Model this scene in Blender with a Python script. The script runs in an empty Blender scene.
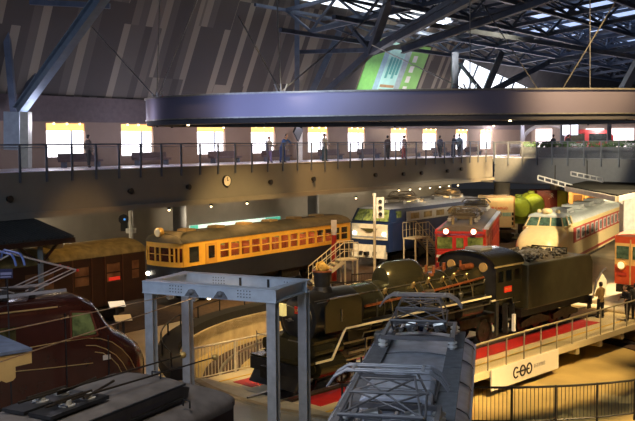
import bpy, bmesh, math, random
from mathutils import Vector, Matrix
R=math.radians; PI=math.pi
random.seed(7)
SC=bpy.context.scene; COL=SC.collection
# ---------------- camera, world, exposure, large lights ----------------
FPX=900.; HC=8.25; PITCH=math.atan(66/900.); ROLL=.009
fw=Vector((0,math.cos(PITCH),-math.sin(PITCH))); r0=Vector((1,0,0)); u0=r0.cross(fw)
rt=r0*math.cos(ROLL)-u0*math.sin(ROLL); up=rt.cross(fw); CAMP=Vector((0,0,HC))
cd=bpy.data.cameras.new('camera'); cam=bpy.data.objects.new('camera',cd); COL.objects.link(cam)
cd.sensor_width=36; cd.lens=36*FPX/635; cd.clip_start=.1; cd.clip_end=500
m3=Matrix((rt,up,-fw)).transposed().to_4x4(); m3.translation=CAMP; cam.matrix_world=m3
SC.camera=cam
def P(px,py,D):
    "world point seen at pixel px,py at forward distance D"
    d=fw+rt*((px-317.5)/FPX)-up*((py-210.5)/FPX); return CAMP+d*(D/d.y)
def G(px,py,z=-.1):
    d=fw+rt*((px-317.5)/FPX)-up*((py-210.5)/FPX); return CAMP+d*((z-HC)/d.z)
SC.view_settings.view_transform='Standard'; SC.view_settings.look='None'; SC.view_settings.gamma=1; SC.view_settings.use_curve_mapping=False
SC.view_settings.exposure=0.25
SC.cycles.use_denoising=True
SC.cycles.max_bounces=6; SC.cycles.sample_clamp_indirect=3.0; SC.cycles.caustics_reflective=False; SC.cycles.caustics_refractive=False
w=bpy.data.worlds.new('world'); SC.world=w; w.use_nodes=True
w.node_tree.nodes['Background'].inputs[0].default_value=(.5,.52,.6,1); w.node_tree.nodes['Background'].inputs[1].default_value=.032
def light(kind,loc,power,color,target=None,size=.5,angle=50,blend=.6,size_y=None):
    l=bpy.data.lights.new('lamp',kind); l.energy=power; l.color=color
    if kind=='AREA':
        l.size=size
        if size_y: l.shape='RECTANGLE'; l.size_y=size_y
    elif kind=='SPOT': l.shadow_soft_size=size; l.spot_size=R(angle); l.spot_blend=blend
    else: l.shadow_soft_size=size
    o=bpy.data.objects.new('lamp',l); COL.objects.link(o); o.location=loc
    if target is not None: o.rotation_euler=(Vector(target)-Vector(loc)).to_track_quat('-Z','Y').to_euler()
    return o
WARM=(1,.66,.28); AMB=(1,.56,.18); AMB2=(1,.66,.25); BLUE=(.35,.5,1)
# daylight from the skylights in the roof, then added fill areas
light('AREA',(2,26,24),2300,(.62,.74,1),(2,30,0),26,size_y=14)
light('AREA',(-22,-2,10.5),480,(.5,.62,1),(-2,27,7.5),5,size_y=3)
light('AREA',(-15,-4,10.5),350,(.6,.72,1),(-1,26,7),3,size_y=3)
light('AREA',(-24,8,10),350,(.55,.65,1),(-3,28,8),4,size_y=3)     # three unseen areas added behind the camera to put highlights on the ring
light('AREA',(22,0,10),140,(1,.75,.5),(10,27,9),6,size_y=3)  # added warm area for a dim reflection on the ring's right side
light('AREA',(-5,11,15),900,(.66,.8,1),(0,21,3.5),8,size_y=5)  # added cool fill on the gantry and grey locomotive
# warm exhibition spotlights hung in the roof, with a few added spots among them
def spot(x,y,z,tx,ty,tz,p,a=40,c=WARM,s=.4): light('SPOT',(x,y,z),p,c,(tx,ty,tz),s,a)
spot(10,22,15, 4,35,2, 20000,34)
spot(7,12,15, 1.5,31,2.2, 7000,24)      # over the steam engine
spot(4,22,17, 1,31,1.5, 3000,30)
spot(16,36,17, 12,41,1.5, 12000,30)     # tender and deck end
spot(14,26,17, 11,30,-1, 30000,50)      # pit, near right
spot(2,34,17, -1,41,-1, 12000,40)       # pit wall at the back left
spot(-3,26,16, -2.6,32.5,0, 11000,26)     # deck end
spot(4,38,16, -3,49,2.5, 13000,34,AMB2)   # yellow railcar
spot(-3,40,16, -5,46,2.6, 7000,24,AMB2)
spot(-4,36,16, -10,41,3.5, 3200,26,AMB)   # brown railcar roof
spot(6,48,14, 4.2,60,2, 12000,18,(1,.85,.62))    # blue locomotive front
spot(12,52,15, 10,66,3, 7000,26,(1,.78,.5))
spot(10,38,16, 8,50,2.4, 11000,24)      # red locomotive
spot(18,44,17, 15,57,2, 20000,32,(1,.82,.52))  # bonnet express
spot(13,50,16, 21,67,3.5, 12000,26,(1,.84,.56))
spot(16,34,17, 16,46,1.5, 16000,26)      # right hand red express
spot(20,44,17, 15.5,49,0, 42000,30,(1,.8,.5))  # hall floor at right
spot(30,49,4.8, 20,63,2, 15000,64,(1,.84,.56),.2)  # added spot below the gallery, brightens the bonnet train's side
spot(18,42,6.2, 19.3,54,3.2, 6000,26,(1,.85,.6))   # added low spot to brighten the white canopy post
spot(14,62,12, 16,80,2.5, 26000,34)    # containers
spot(2,20,16, -7,29,1.5, 1300,30,(1,.45,.2))   # streamlined maroon loco
spot(0,48,16, 3,58,0, 9000,36,AMB)      # floor between the trains
spot(-6,27,16, -6,36,0, 4500,30,AMB)
spot(4,38,16, 0,53,6.0, 3500,60,AMB)
spot(12,48,16, 2,58,6.0, 1500,60,(1,.8,.5))
spot(8,56,16, 7,74,14, 16000,40,(1,.9,.75),.3)     # added spot for the poster and sloping wall, in place of daylight     # balcony front
spot(-3,12,12, -3.2,17,3.5, 900,60,WARM)    # dark coach roof
spot(-2,13,9, -6.5,18.5,4, 260,30,WARM)     # scalloped canopy
spot(-6,46,15, 2.5,33.5,3, 15000,22,(1,.85,.55),.12)   # back light on the boiler
spot(2,52,15, 9,40,3, 14000,22,(1,.85,.55),.12)
spot(-1,25,13, 1.2,32,2.3, 5000,26,(1,.85,.6),.1)
# ---------------- materials ----------------
MATS={}
def M(name,col,rough=.5,metal=0,var=.12,scale=4,bump=0,emit=None,es=0,col2=None,coat=0):
    if name in MATS: return MATS[name]
    m=bpy.data.materials.new(name); m.use_nodes=True; nt=m.node_tree; b=nt.nodes['Principled BSDF']
    b.inputs['Roughness'].default_value=rough; b.inputs['Metallic'].default_value=metal
    if coat: b.inputs['Coat Weight'].default_value=coat
    tc=nt.nodes.new('ShaderNodeTexCoord'); n=nt.nodes.new('ShaderNodeTexNoise'); n.inputs['Scale'].default_value=scale; n.inputs['Detail'].default_value=5
    nt.links.new(tc.outputs['Object'],n.inputs['Vector'])
    r=nt.nodes.new('ShaderNodeValToRGB'); nt.links.new(n.outputs['Fac'],r.inputs['Fac'])
    c2=col2 or tuple(min(1,c*(1+var)) for c in col); c1=tuple(c*(1-var) for c in col)
    r.color_ramp.elements[0].position=.3; r.color_ramp.elements[1].position=.7
    r.color_ramp.elements[0].color=(*c1,1); r.color_ramp.elements[1].color=(*c2,1)
    nt.links.new(r.outputs['Color'],b.inputs['Base Color'])
    if bump:
        bp=nt.nodes.new('ShaderNodeBump'); bp.inputs['Strength'].default_value=bump; nt.links.new(n.outputs['Fac'],bp.inputs['Height']); nt.links.new(bp.outputs['Normal'],b.inputs['Normal'])
    if emit: b.inputs['Emission Color'].default_value=(*emit,1); b.inputs['Emission Strength'].default_value=es
    MATS[name]=m; return m
def glassmat(name,tint=(.8,.9,1),gl=.12):
    m=bpy.data.materials.new(name); m.use_nodes=True; nt=m.node_tree; nt.nodes.clear()
    o=nt.nodes.new('ShaderNodeOutputMaterial'); mx=nt.nodes.new('ShaderNodeMixShader'); t=nt.nodes.new('ShaderNodeBsdfTransparent'); g=nt.nodes.new('ShaderNodeBsdfGlossy')
    t.inputs[0].default_value=(*tint,1); g.inputs['Roughness'].default_value=.08; mx.inputs[0].default_value=gl
    nt.links.new(t.outputs[0],mx.inputs[1]); nt.links.new(g.outputs[0],mx.inputs[2]); nt.links.new(mx.outputs[0],o.inputs[0]); MATS[name]=m; return m
matte=M('matte_black',(.012,.012,.012),.9); black=M('black_paint',(.018,.018,.018),.4,.0,.5,3); blackmetal=M('black_iron',(.03,.028,.024),.38,.5,.5,6)
boilerm=M('boiler_paint',(.085,.078,.042),.2,.75,.12,1.5); tenderm=M('tender_paint',(.085,.08,.045),.38,.35,.25,1.2,.03)
steel=M('bare_steel',(.35,.34,.32),.3,.9,.2,8); copper=M('copper_pipe',(.5,.16,.06),.35,.7,.3,9)
coalm=M('coal',(.08,.07,.055),.6,0,.7,9,.5); cream=M('cream_paint',(.8,.7,.45),.4,0,.05); white=M('white_paint',(.75,.75,.72),.4,0,.05)
cream_line=M('cream_line',(.8,.72,.5),.5,0,.05); redpl=M('red_enamel',(.75,.04,.02),.4,0,.1)
orange=M('orange_paint',(.78,.42,.06),.38,0,.08,3); navy=M('navy_paint',(.012,.016,.03),.35,0,.2); brownroof=M('tarred_roof',(.07,.06,.04),.75,0,.3,2,.1)
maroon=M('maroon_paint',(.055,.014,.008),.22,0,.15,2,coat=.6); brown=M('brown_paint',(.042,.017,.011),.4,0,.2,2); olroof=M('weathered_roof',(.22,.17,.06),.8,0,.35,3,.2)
redp=M('red_paint',(.6,.035,.02),.35,0,.1,2,coat=.3); bluep=M('blue_paint',(.01,.022,.07),.35,0,.15,2); silver=M('silver_grey',(.4,.42,.45),.45,.3,.15,4)
greyroof=M('grey_roof_paint',(.42,.45,.52),.42,.25,.25,3,.05); greydark=M('dark_grey_board',(.15,.155,.165),.7,0,.2,5); darkroof=M('dark_coach_roof',(.12,.105,.095),.7,0,.3,3,.1)
expcream=M('express_cream',(.85,.66,.32),.35,0,.05); expred=M('express_red',(.5,.05,.03),.4,0,.08); exproof=M('express_roof',(.62,.66,.62),.55,0,.1,3)
conc=M('concrete',(.42,.34,.2),.8,0,.25,1.6,.1); pitfloor=M('pit_floor_concrete',(.4,.3,.11),.6,0,.2,.6,.05); deckm=M('deck_paint',(.72,.62,.38),.35,0,.08,.8)
floorm=M('hall_floor',(.5,.42,.28),.4,0,.2,.5); redfloor=M('red_floor_strip',(.55,.02,.02),.45,0,.1,3); yellowl=M('yellow_line',(.85,.55,.05),.5,0,.05)
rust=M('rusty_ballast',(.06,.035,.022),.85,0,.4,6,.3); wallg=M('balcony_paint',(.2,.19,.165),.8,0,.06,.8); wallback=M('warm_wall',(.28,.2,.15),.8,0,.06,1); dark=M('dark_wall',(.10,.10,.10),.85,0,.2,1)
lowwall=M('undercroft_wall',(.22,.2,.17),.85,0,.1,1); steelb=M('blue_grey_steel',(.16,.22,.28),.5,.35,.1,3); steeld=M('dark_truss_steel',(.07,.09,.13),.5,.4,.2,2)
galv=M('pale_blue_gantry_paint',(.5,.56,.62),.5,.1,.1,4); galv2=M('galvanised_post',(.4,.41,.42),.5,.2,.15,4)
railm=M('rail_paint',(.12,.14,.18),.5,.3,.1); glassr=glassmat('rail_glass',(.93,.93,.92),.06); dglass=M('dark_window_glass',(.012,.014,.014),.08,0,.1); gglass=M('green_window_glass',(.11,.16,.07),.1,0,.6,3,col2=(.3,.38,.12))
cabglass=glassmat('cab_glass',(.65,.8,.65),.15); tealglass=M('teal_window_glass',(.04,.10,.08),.1,0,.5,3,col2=(.15,.25,.18))
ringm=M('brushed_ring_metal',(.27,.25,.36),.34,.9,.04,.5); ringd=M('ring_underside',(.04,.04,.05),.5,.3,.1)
lampm=M('lit_lamp',(1,.9,.7),.5,emit=(1,.75,.4),es=6); lampw=M('lit_headlamp',(1,.95,.85),.5,emit=(1,.9,.7),es=10)
skym=M('daylight_glass',(.8,.9,1),.5,emit=(.86,.92,1),es=1.5); skyb=M('skylight_glass',(.5,.6,.9),.5,emit=(.5,.65,1),es=.9)
dayw=M('daylight_window',(1,1,1),.5,emit=(.95,.92,1),es=3.5); blind=M('glowing_valance',(.9,.5,.15),.6,0,.25,1.5,emit=(1,.5,.16),es=1.3)  # glow of the window spots put into the valance as emission
seatred=M('red_plush',(.5,.06,.02),.8); woodm=M('varnished_wood',(.45,.25,.08),.5,0,.2,3); wire=M('copper_wire',(.35,.22,.1),.4,.6)
insul=M('white_porcelain',(.75,.74,.7),.25); greenm=M('lime_green_paint',(.38,.52,.04),.45,0,.1); contc=M('container_cream',(.85,.66,.38),.5,0,.05); contred=M('container_maroon',(.14,.02,.02),.5)
stairm=M('stair_cream_paint',(.6,.55,.42),.5); panelw=M('white_panel',(.8,.76,.62),.5,0,.03); ink=M('black_ink',(.01,.01,.01),.6); inkg=M('grey_ink',(.4,.38,.33),.6)
# ---------------- mesh helpers ----------------
class MB:
    def __init__(s): s.bm=bmesh.new()
    def _v(s,pts): return [s.bm.verts.new(p) for p in pts]
    def box(s,x0,x1,y0,y1,z0,z1):
        v=s._v([(x,y,z) for z in (z0,z1) for x,y in ((x0,y0),(x1,y0),(x1,y1),(x0,y1))])
        for f in ((3,2,1,0),(4,5,6,7),(0,1,5,4),(1,2,6,5),(2,3,7,6),(3,0,4,7)): s.bm.faces.new([v[i] for i in f])
        return s
    def cyl(s,p,q,r,r2=None,n=14):
        p=Vector(p);q=Vector(q);r2=r if r2 is None else r2; d=(q-p).normalized(); a=d.orthogonal().normalized(); b=d.cross(a)
        A=s._v([p+(a*math.cos(2*PI*i/n)+b*math.sin(2*PI*i/n))*r for i in range(n)]); B=s._v([q+(a*math.cos(2*PI*i/n)+b*math.sin(2*PI*i/n))*r2 for i in range(n)])
        for i in range(n): s.bm.faces.new((A[i],A[(i+1)%n],B[(i+1)%n],B[i]))
        s.bm.faces.new(A[::-1]); s.bm.faces.new(B); return s
    def tube(s,pts,r,n=6):
        pts=[Vector(p) for p in pts]
        rings=[]; prev=None
        for i,p in enumerate(pts):
            d=(pts[min(i+1,len(pts)-1)]-pts[max(i-1,0)]).normalized()
            a=d.orthogonal().normalized() if prev is None else (prev-d*prev.dot(d)).normalized(); prev=a; b=d.cross(a)
            rings.append(s._v([p+(a*math.cos(2*PI*k/n)+b*math.sin(2*PI*k/n))*r for k in range(n)]))
        for A,B in zip(rings,rings[1:]):
            for k in range(n): s.bm.faces.new((A[k],A[(k+1)%n],B[(k+1)%n],B[k]))
        s.bm.faces.new(rings[0][::-1]); s.bm.faces.new(rings[-1]); return s
    def beam(s,p,q,w,h=None):
        p=Vector(p);q=Vector(q);h=h or w; d=(q-p).normalized(); u=Vector((0,0,1)) if abs(d.z)<.95 else Vector((0,1,0)); a=d.cross(u).normalized(); b=a.cross(d)
        v=s._v([c+a*(x*w/2)+b*(y*h/2) for c in (p,q) for x,y in ((-1,-1),(1,-1),(1,1),(-1,1))])
        for f in ((3,2,1,0),(4,5,6,7),(0,1,5,4),(1,2,6,5),(2,3,7,6),(3,0,4,7)): s.bm.faces.new([v[i] for i in f])
        return s
    def ibeam(s,p,q,w,h):
        p=Vector(p);q=Vector(q); d=(q-p).normalized(); u=Vector((0,0,1)) if abs(d.z)<.95 else Vector((0,1,0)); a=d.cross(u).normalized(); b=a.cross(d); t=.12*h
        s.beam(p,q,w*.18,h); s.beam(p+b*(h/2),q+b*(h/2),w,t); s.beam(p-b*(h/2),q-b*(h/2),w,t); return s
    def sph(s,c,r,sc=(1,1,1),n=14):
        m=Matrix.Translation(c)@Matrix.Diagonal((*[r*k for k in sc],1)); bmesh.ops.create_uvsphere(s.bm,u_segments=n,v_segments=max(6,n//2),radius=1,matrix=m); return s
    def prism(s,poly,a0,a1,axis='y'):
        f={'y':lambda p,a:(p[0],a,p[1]),'x':lambda p,a:(a,p[0],p[1]),'z':lambda p,a:(p[0],p[1],a)}[axis]
        A=s._v([f(p,a0) for p in poly]);B=s._v([f(p,a1) for p in poly]);n=len(poly)
        for i in range(n): s.bm.faces.new((A[i],A[(i+1)%n],B[(i+1)%n],B[i]))
        s.bm.faces.new(A[::-1]); s.bm.faces.new(B); return s
    def loft(s,rings,cap=True,closed=True):
        V=[s._v(r) for r in rings]; n=len(rings[0])
        for A,B in zip(V,V[1:]):
            for k in range(n if closed else n-1): s.bm.faces.new((A[k],A[(k+1)%n],B[(k+1)%n],B[k]))
        if cap: s.bm.faces.new(V[0][::-1]); s.bm.faces.new(V[-1])
        return s
    def arc(s,c,r0,r1,z0,z1,a0,a1,n=48):
        full=abs(a1-a0-2*PI)<1e-6; V=[]
        for i in range(n if full else n+1):
            a=a0+(a1-a0)*i/n; ca,sa=math.cos(a),math.sin(a)
            V.append(s._v([(c[0]+r0*ca,c[1]+r0*sa,z0),(c[0]+r1*ca,c[1]+r1*sa,z0),(c[0]+r1*ca,c[1]+r1*sa,z1),(c[0]+r0*ca,c[1]+r0*sa,z1)]))
        m=len(V)
        for i in range(m if full else m-1):
            A,B=V[i],V[(i+1)%m]
            for k in range(4): s.bm.faces.new((A[k],A[(k+1)%4],B[(k+1)%4],B[k]))
        if not full: s.bm.faces.new(V[0][::-1]); s.bm.faces.new(V[-1])
        return s
    def split(s,name,mat,parent=None,label=None,**k):
        bm=s.bm; bm.verts.ensure_lookup_table(); seen=set(); out=[]
        for v0 in list(bm.verts):
            if v0 in seen: continue
            isl=[]; st=[v0]; seen.add(v0)
            while st:
                v=st.pop(); isl.append(v)
                for e in v.link_edges:
                    w_=e.other_vert(v)
                    if w_ not in seen: seen.add(w_); st.append(w_)
            n=MB(); mp={v:n.bm.verts.new(v.co) for v in isl}; fs={f for v in isl for f in v.link_faces}
            for f in fs: n.bm.faces.new([mp[v] for v in f.verts])
            out.append(n.build(name,mat,parent,label,**k))
        bm.free(); return out
    def build(s,name,mat,parent=None,label=None,smooth=False,bev=0):
        bmesh.ops.recalc_face_normals(s.bm,faces=s.bm.faces)
        me=bpy.data.meshes.new(name); s.bm.to_mesh(me); s.bm.free(); me.materials.append(mat)
        if smooth:
            for p in me.polygons: p.use_smooth=True
            me.set_sharp_from_angle(angle=R(38)) if hasattr(me,'set_sharp_from_angle') else None
        o=bpy.data.objects.new(name,me); COL.objects.link(o)
        if parent: o.parent=parent
        if label: o['label']=label
        if bev:
            b=o.modifiers.new('bevel','BEVEL'); b.width=bev; b.segments=2; b.limit_method='ANGLE'
        return o
def thing(name,label,cat,loc=(0,0,0),rz=0,group=None):
    o=bpy.data.objects.new(name,None); COL.objects.link(o); o.location=loc; o.rotation_euler=(0,0,rz); o.empty_display_size=.2
    o['label']=label; o['category']=cat
    if group: o['group']=group
    return o
def tag(o,label,cat,group=None):
    o['label']=label; o['category']=cat
    if group: o['group']=group
    return o
def place(o,loc,rz=0): o.location=loc; o.rotation_euler=(0,0,rz); return o
def struct(o): o['kind']='structure'; return o
def H(deg): return R(90-deg)      # heading measured from the viewing direction
def copy_tree(o,parent=None):
    c=o.copy(); COL.objects.link(c); c.parent=parent
    for ch in [x for x in bpy.data.objects if x.parent==o and x.name in COL.objects and x!=c]: copy_tree(ch,c)
    return c
def text(body,size,mat,parent,loc,rot,name='lettering',depth=.006):
    cu=bpy.data.curves.new('t','FONT'); cu.body=body; cu.size=size; cu.extrude=depth; cu.align_x='CENTER'; cu.align_y='CENTER'
    t=bpy.data.objects.new('t',cu); COL.objects.link(t); dg=bpy.context.evaluated_depsgraph_get(); me=bpy.data.meshes.new_from_object(t.evaluated_get(dg)); 
    bpy.data.objects.remove(t); o=bpy.data.objects.new(name,me); me.materials.clear(); me.materials.append(mat); COL.objects.link(o); o.parent=parent; o.location=loc; o.rotation_euler=rot; return o
# ---------------- frames ----------------
BO=Vector((-13.5,38.4,0)); BD=Vector((.608,.794,0)); BN=Vector((-.794,.608,0)); BR=math.atan2(.794,.608)
def B(x,y,z): return BO+BD*x+BN*y+Vector((0,0,z))
TC=(.14+.7071*8.1-.7071*.3, 30.8+.7071*8.1+.7071*.3); RP=11.2
# ---------------- floor, pit ----------------
bm=MB(); bm.arc(TC,RP,130,-.5,-.1,0,2*PI,96); struct(bm.build('floor',floorm))
bm=MB(); bm.cyl((TC[0],TC[1],-1.5),(TC[0],TC[1],-1.1),RP+.3,n=72); struct(bm.build('floor_pit',pitfloor))
bm=MB(); bm.arc(TC,RP,RP+.25,-1.1,-.02,0,2*PI,96); struct(bm.build('wall_pit',conc))
bm=MB(); bm.arc(TC,9.0,10.4,-1.1,-1.06,0,2*PI,96); struct(bm.build('trim_1',rust))
bm=MB(); bm.arc(TC,9.65,9.75,-1.06,-.94,0,2*PI,96); struct(bm.build('trim_2',steel))
bm=MB(); bm.arc(TC,RP+.12,RP+.95,-.1,.32,R(58),R(206),64); struct(bm.build('trim_3',matte))
# grey track bed in front of the back row
bm=MB(); bm.box(-14,50,-3.0,3.4,-.1,-.07); o=place(bm.build('trim_4',rust),BO,BR); struct(o)
# ---------------- back balcony ----------------
X0,X1=-16,46.3
def sb(name,mat,*boxes):
    bm=MB(); [bm.box(*b) for b in boxes]; return struct(place(bm.build(name,mat),BO,BR))
sb('wall_balcony',wallg,(X0,X1,0,.35,5.35,7.15))
sb('trim_5',lowwall,(X0,X1,-.18,.4,5.12,5.38))
sb('floor_balcony',M('balcony_floor',(.8,.8,1.0),.3,0,.1),(X0,X1+6,.35,6.8,6.9,7.14),(X0,X1,-.05,.35,7.15,7.19))
sb('ceiling_undercroft',dark,(X0,X1+2,.35,7.2,5.2,5.35))
sb('wall_undercroft',lowwall,(X0,X1+6,7.2,7.5,-.2,5.3))
# window wall
wins=[(-2.2,.35),(7.14,9.70),(12.26,14.71),(18.40,20.96),(23.52,26.03),(29.77,32.22),(34.81,37.14),(40.95,43.46),(46.1,48.54),(52.05,54.39),(57.0,59.4)]
bm=MB(); zb,zt,ztop=7.7,9.52,10.86; xs=X0
for a,b in wins:
    bm.box(xs,a,6.6,6.9,7.1,ztop); bm.box(a,b,6.6,6.9,7.1,zb); bm.box(a,b,6.6,6.9,zt,ztop); xs=b
bm.box(xs,X1+30,6.6,6.9,7.1,ztop); struct(place(bm.build('wall_back',wallback),BO,BR))
sb('trim_6',M('dark_lintel',(.13,.10,.10),.8),(X0,X1+30,6.35,6.6,9.6,ztop+.1))
for i,(a,b) in enumerate(wins):
    bm=MB(); bm.box(a,b,6.8,6.84,zb,zt); w_=struct(place(bm.build('window_%d'%(i+1),dayw),BO,BR))
    bm=MB(); bm.box(a,b,6.7,6.74,9.12,zt); bm.build('blind',blind,w_)
    bm=MB(); bm.box(a+(b-a)*.66,a+(b-a)*.66+.06,6.7,6.78,zb,9.12); bm.box(a,b,6.62,6.78,zb-.05,zb); bm.build('window_frame',railm,w_)
    for k in range(3):
        x=a+(b-a)*(k+.5)/3; bm=MB(); bm.cyl((x,6.5,9.53),(x,6.5,9.44),.05); bm.build('downlight',lampm,w_)
# railings
def railing(name,label,length,n,loc,rz,posts_down=.45,hgt=1.2):
    t=thing(name,label,'railing',loc,rz)
    bm=MB(); bm.cyl((0,0,hgt),(length,0,hgt),.035,n=8); bm.cyl((0,0,hgt-.12),(length,0,hgt-.12),.02,n=6); bm.build('top_rail',railm,t)
    st=length/n
    for i in range(n+1):
        bm=MB(); bm.box(i*st-.05,i*st+.05,-.1,-.04,-posts_down,hgt); bm.build('post',railm,t)
        if i<n: bm=MB(); bm.box(i*st+.06,(i+1)*st-.06,-.01,.01,.06,hgt-.14); bm.build('glass_panel',glassr,t)
    return t
st=1.376
railing('glass_railing','long glass railing with dark posts along the left-hand balcony below the windows',st*45,45,B(-15.6,0,7.15),BR)
RO=Vector((13.85,70.3,0)); RD=Vector((6.9,-11.4,0)).normalized(); RN=Vector((RD.y*-1,RD.x,0)); RR=math.atan2(RD.y,RD.x)
def RB(x,y,z): return RO+RD*x+RN*y+Vector((0,0,z))
def sr(name,mat,*boxes):
    bm=MB(); [bm.box(*b) for b in boxes]; return struct(place(bm.build(name,mat),RO,RR))
sr('wall_balcony_right',M('balcony_paint_shaded',(.13,.14,.16),.8,0,.06),(0,30,0,.35,5.25,7.1))  # balcony paint again, with dimmer, bluer light put into the colour
sr('floor_gallery',M('gallery_floor',(.55,.55,.7),.4),(0,30,.35,40,6.9,7.1),(-30,0,7.5,40,6.9,7.05))
sr('ceiling_gallery',dark,(-4,30,4,40,10.4,10.7))
bm=MB(); bm.box(P(494,140,97).x,60,97,97.4,6.9,10.9); struct(bm.build('wall_gallery',M('gallery_wall',(.5,.38,.3),.7,0,.1)))
for x,y in((500,88),(545,88),(600,80)): light('POINT',P(x,128,y),450,(1,.88,.85),size=.6)
railing('glass_railing','glass railing with dark posts along the right-hand gallery over the containers',19.5,13,RB(0.1,0,7.1),RR,.5)
# gallery behind the right railing
for k,(a,b) in enumerate(((503,520),(536,552),(586,604),(612,634))):
    bm=MB(); bm.box(P(a,140,96.8).x,P(b,140,96.8).x,96.8,96.95,7.6,9.7); o=struct(bm.build('window_%d'%(20+k),M('gallery_window',(1,1,1),.5,emit=(1,.85,.85),es=1.3)))
for k,x in enumerate((522,562,609)):
    q=P(x,140,76); bm=MB(); bm.box(-.15,.15,-.15,.15,7.1,10.4); struct(place(bm.build('trim_%d'%(30+k),dark),(q.x,q.y,0)))
t=thing('gallery_arch','pale arch frame standing behind the right gallery railing under the ring','arch',(P(547,150,84).x,84,7.1),R(-10))
bm=MB(); bm.tube([(2.2*math.cos(a),0,1.2+1.6*math.sin(a)) for a in [PI*i/14 for i in range(15)]],.16,6); bm.build('curved_frame',M('arch_paint',(.6,.55,.5),.5),t)
bm=MB(); bm.box(-2.3,-2.0,-.15,.15,0,1.2); bm.box(2.0,2.3,-.15,.15,0,1.2); bm.build('leg',M('arch_paint',(.6,.55,.5)),t)
t=thing('display_cabin','dark red display cabin at the right end of the gallery beneath the ring','display',(P(577,150,82).x,82,7.1),R(-8))
bm=MB(); bm.prism([(-1.2,0),(3,0),(3,1.7),(2.4,2.2),(-.4,2.3),(-1.2,1.6)],-1,1); bm.build('body',M('display_red',(.25,.02,.02),.4),t)
bm=MB(); bm.box(-.7,.5,-1.03,-1,1.2,1.9); bm.box(.9,2.4,-1.03,-1,1.2,1.9); bm.build('window',dglass,t)
t=thing('projection_screen','small bright white screen pair high in the right gallery','screen',P(570,130,72),RR)
for k in(-.75,.15):
    bm=MB(); bm.box(k,k+.65,-.05,.05,-.4,.4); bm.build('screen',M('lit_screen',(.8,.85,1),.4,emit=(.8,.85,1),es=1.6),t)
t=thing('planter','long green planter hedge standing behind the right gallery railing','planter',RB(2,1.2,7.1),RR)
bm=MB(); bm.box(0,18,-.2,.2,0,.8); bm.build('box',railm,t)
bm=MB()
for i in range(260): bm.sph((random.uniform(0,18),random.uniform(-.15,.15),random.uniform(.85,1.15)),.12,n=6)
o=bm.build('foliage',M('hedge_leaves',(.05,.12,.04),.8,0,.4,6),t); o['kind']='stuff'
# right undercroft
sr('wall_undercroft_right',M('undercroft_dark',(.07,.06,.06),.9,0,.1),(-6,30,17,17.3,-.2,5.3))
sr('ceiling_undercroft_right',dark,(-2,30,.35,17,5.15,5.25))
for k,(px,D) in enumerate(((502,92),(555,88))):
    p=P(px,200,D); bm=MB(); bm.cyl((0,0,-.1),(0,0,5.3),.8 if k==0 else .5,n=24); struct(place(bm.build('trim_%d'%(40+k),lowwall,smooth=True),(p.x,p.y,0)))
for k,px in enumerate((175,335)):
    p=P(px,200,54 if k==0 else 63); bm=MB(); bm.cyl((0,0,-.1),(0,0,5.3),.4,n=20)
    q=B((p-BO).dot(BD),5.2,0); struct(place(bm.build('trim_%d'%(44+k),dark,smooth=True),q))
# ---------------- striped sloping wall and roof ----------------
def stripes():
    m=bpy.data.materials.new('striped_panels'); m.use_nodes=True; nt=m.node_tree; b=nt.nodes['Principled BSDF']; b.inputs['Roughness'].default_value=.85
    tc=nt.nodes.new('ShaderNodeTexCoord'); sp=nt.nodes.new('ShaderNodeSeparateXYZ'); nt.links.new(tc.outputs['Object'],sp.inputs[0])
    def mt(op,a,bv=None):
        n=nt.nodes.new('ShaderNodeMath'); n.operation=op
        for i,v in enumerate((a,bv)):
            if v is None: continue
            if isinstance(v,(int,float)): n.inputs[i].default_value=v
            else: nt.links.new(v,n.inputs[i])
        return n.outputs[0]
    def wn(v,dim='1D'):
        n=nt.nodes.new('ShaderNodeTexWhiteNoise'); n.noise_dimensions=dim; nt.links.new(v,n.inputs['W' if dim=='1D' else 'Vector']); return n.outputs['Value']
    fx=mt('FLOOR',mt('MULTIPLY',sp.outputs[0],1.9)); big=mt('FLOOR',mt('MULTIPLY',sp.outputs[0],.36))
    zz=mt('FLOOR',mt('ADD',mt('MULTIPLY',sp.outputs[2],.2),mt('MULTIPLY',wn(big),1.0)))
    cb=nt.nodes.new('ShaderNodeCombineXYZ'); nt.links.new(fx,cb.inputs[0]); nt.links.new(zz,cb.inputs[1])
    r=nt.nodes.new('ShaderNodeValToRGB'); r.color_ramp.interpolation='CONSTANT'; nt.links.new(wn(cb.outputs[0],'2D'),r.inputs[0])
    e=r.color_ramp.elements; e[0].color=(.075,.066,.06,1); e[1].position=.5; e[1].color=(.11,.098,.085,1)
    for p_,c in ((.74,(.24,.21,.165,1)),(.9,(.15,.13,.11,1))): k=e.new(p_); k.color=c
    nt.links.new(r.outputs[0],b.inputs['Base Color']); return m
SM=stripes(); KS=.45
def slope(t,h,off=0): # point on the sloping wall
    return B(t,6.6-KS*h-off,10.86+h)
def slopebox(name,mat,t0,t1,h0,h1,off0,off1,parent=None):
    bm=MB(); ps=[]
    for o_ in(off0,off1):
        for t,h in((t0,h0),(t1,h0),(t1,h1),(t0,h1)): ps.append((t,6.6-KS*h-o_,10.86+h))
    v=bm._v(ps)
    for f in ((0,1,2,3),(7,6,5,4),(0,4,5,1),(1,5,6,2),(2,6,7,3),(3,7,4,0)): bm.bm.faces.new([v[i] for i in f])
    return bm.build(name,mat,parent)
struct(place(slopebox('wall_sloping',SM,X0,49.3,0,12,-.2,0),BO,BR))
bm=MB(); ps=[(t_,6.6-KS*h-o_,10.86+h) for o_ in(-.1,0) for t_,h in((49.5,0),(80,0),(80,1.2),(49.5,4.8))]; v=bm._v(ps)
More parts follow.
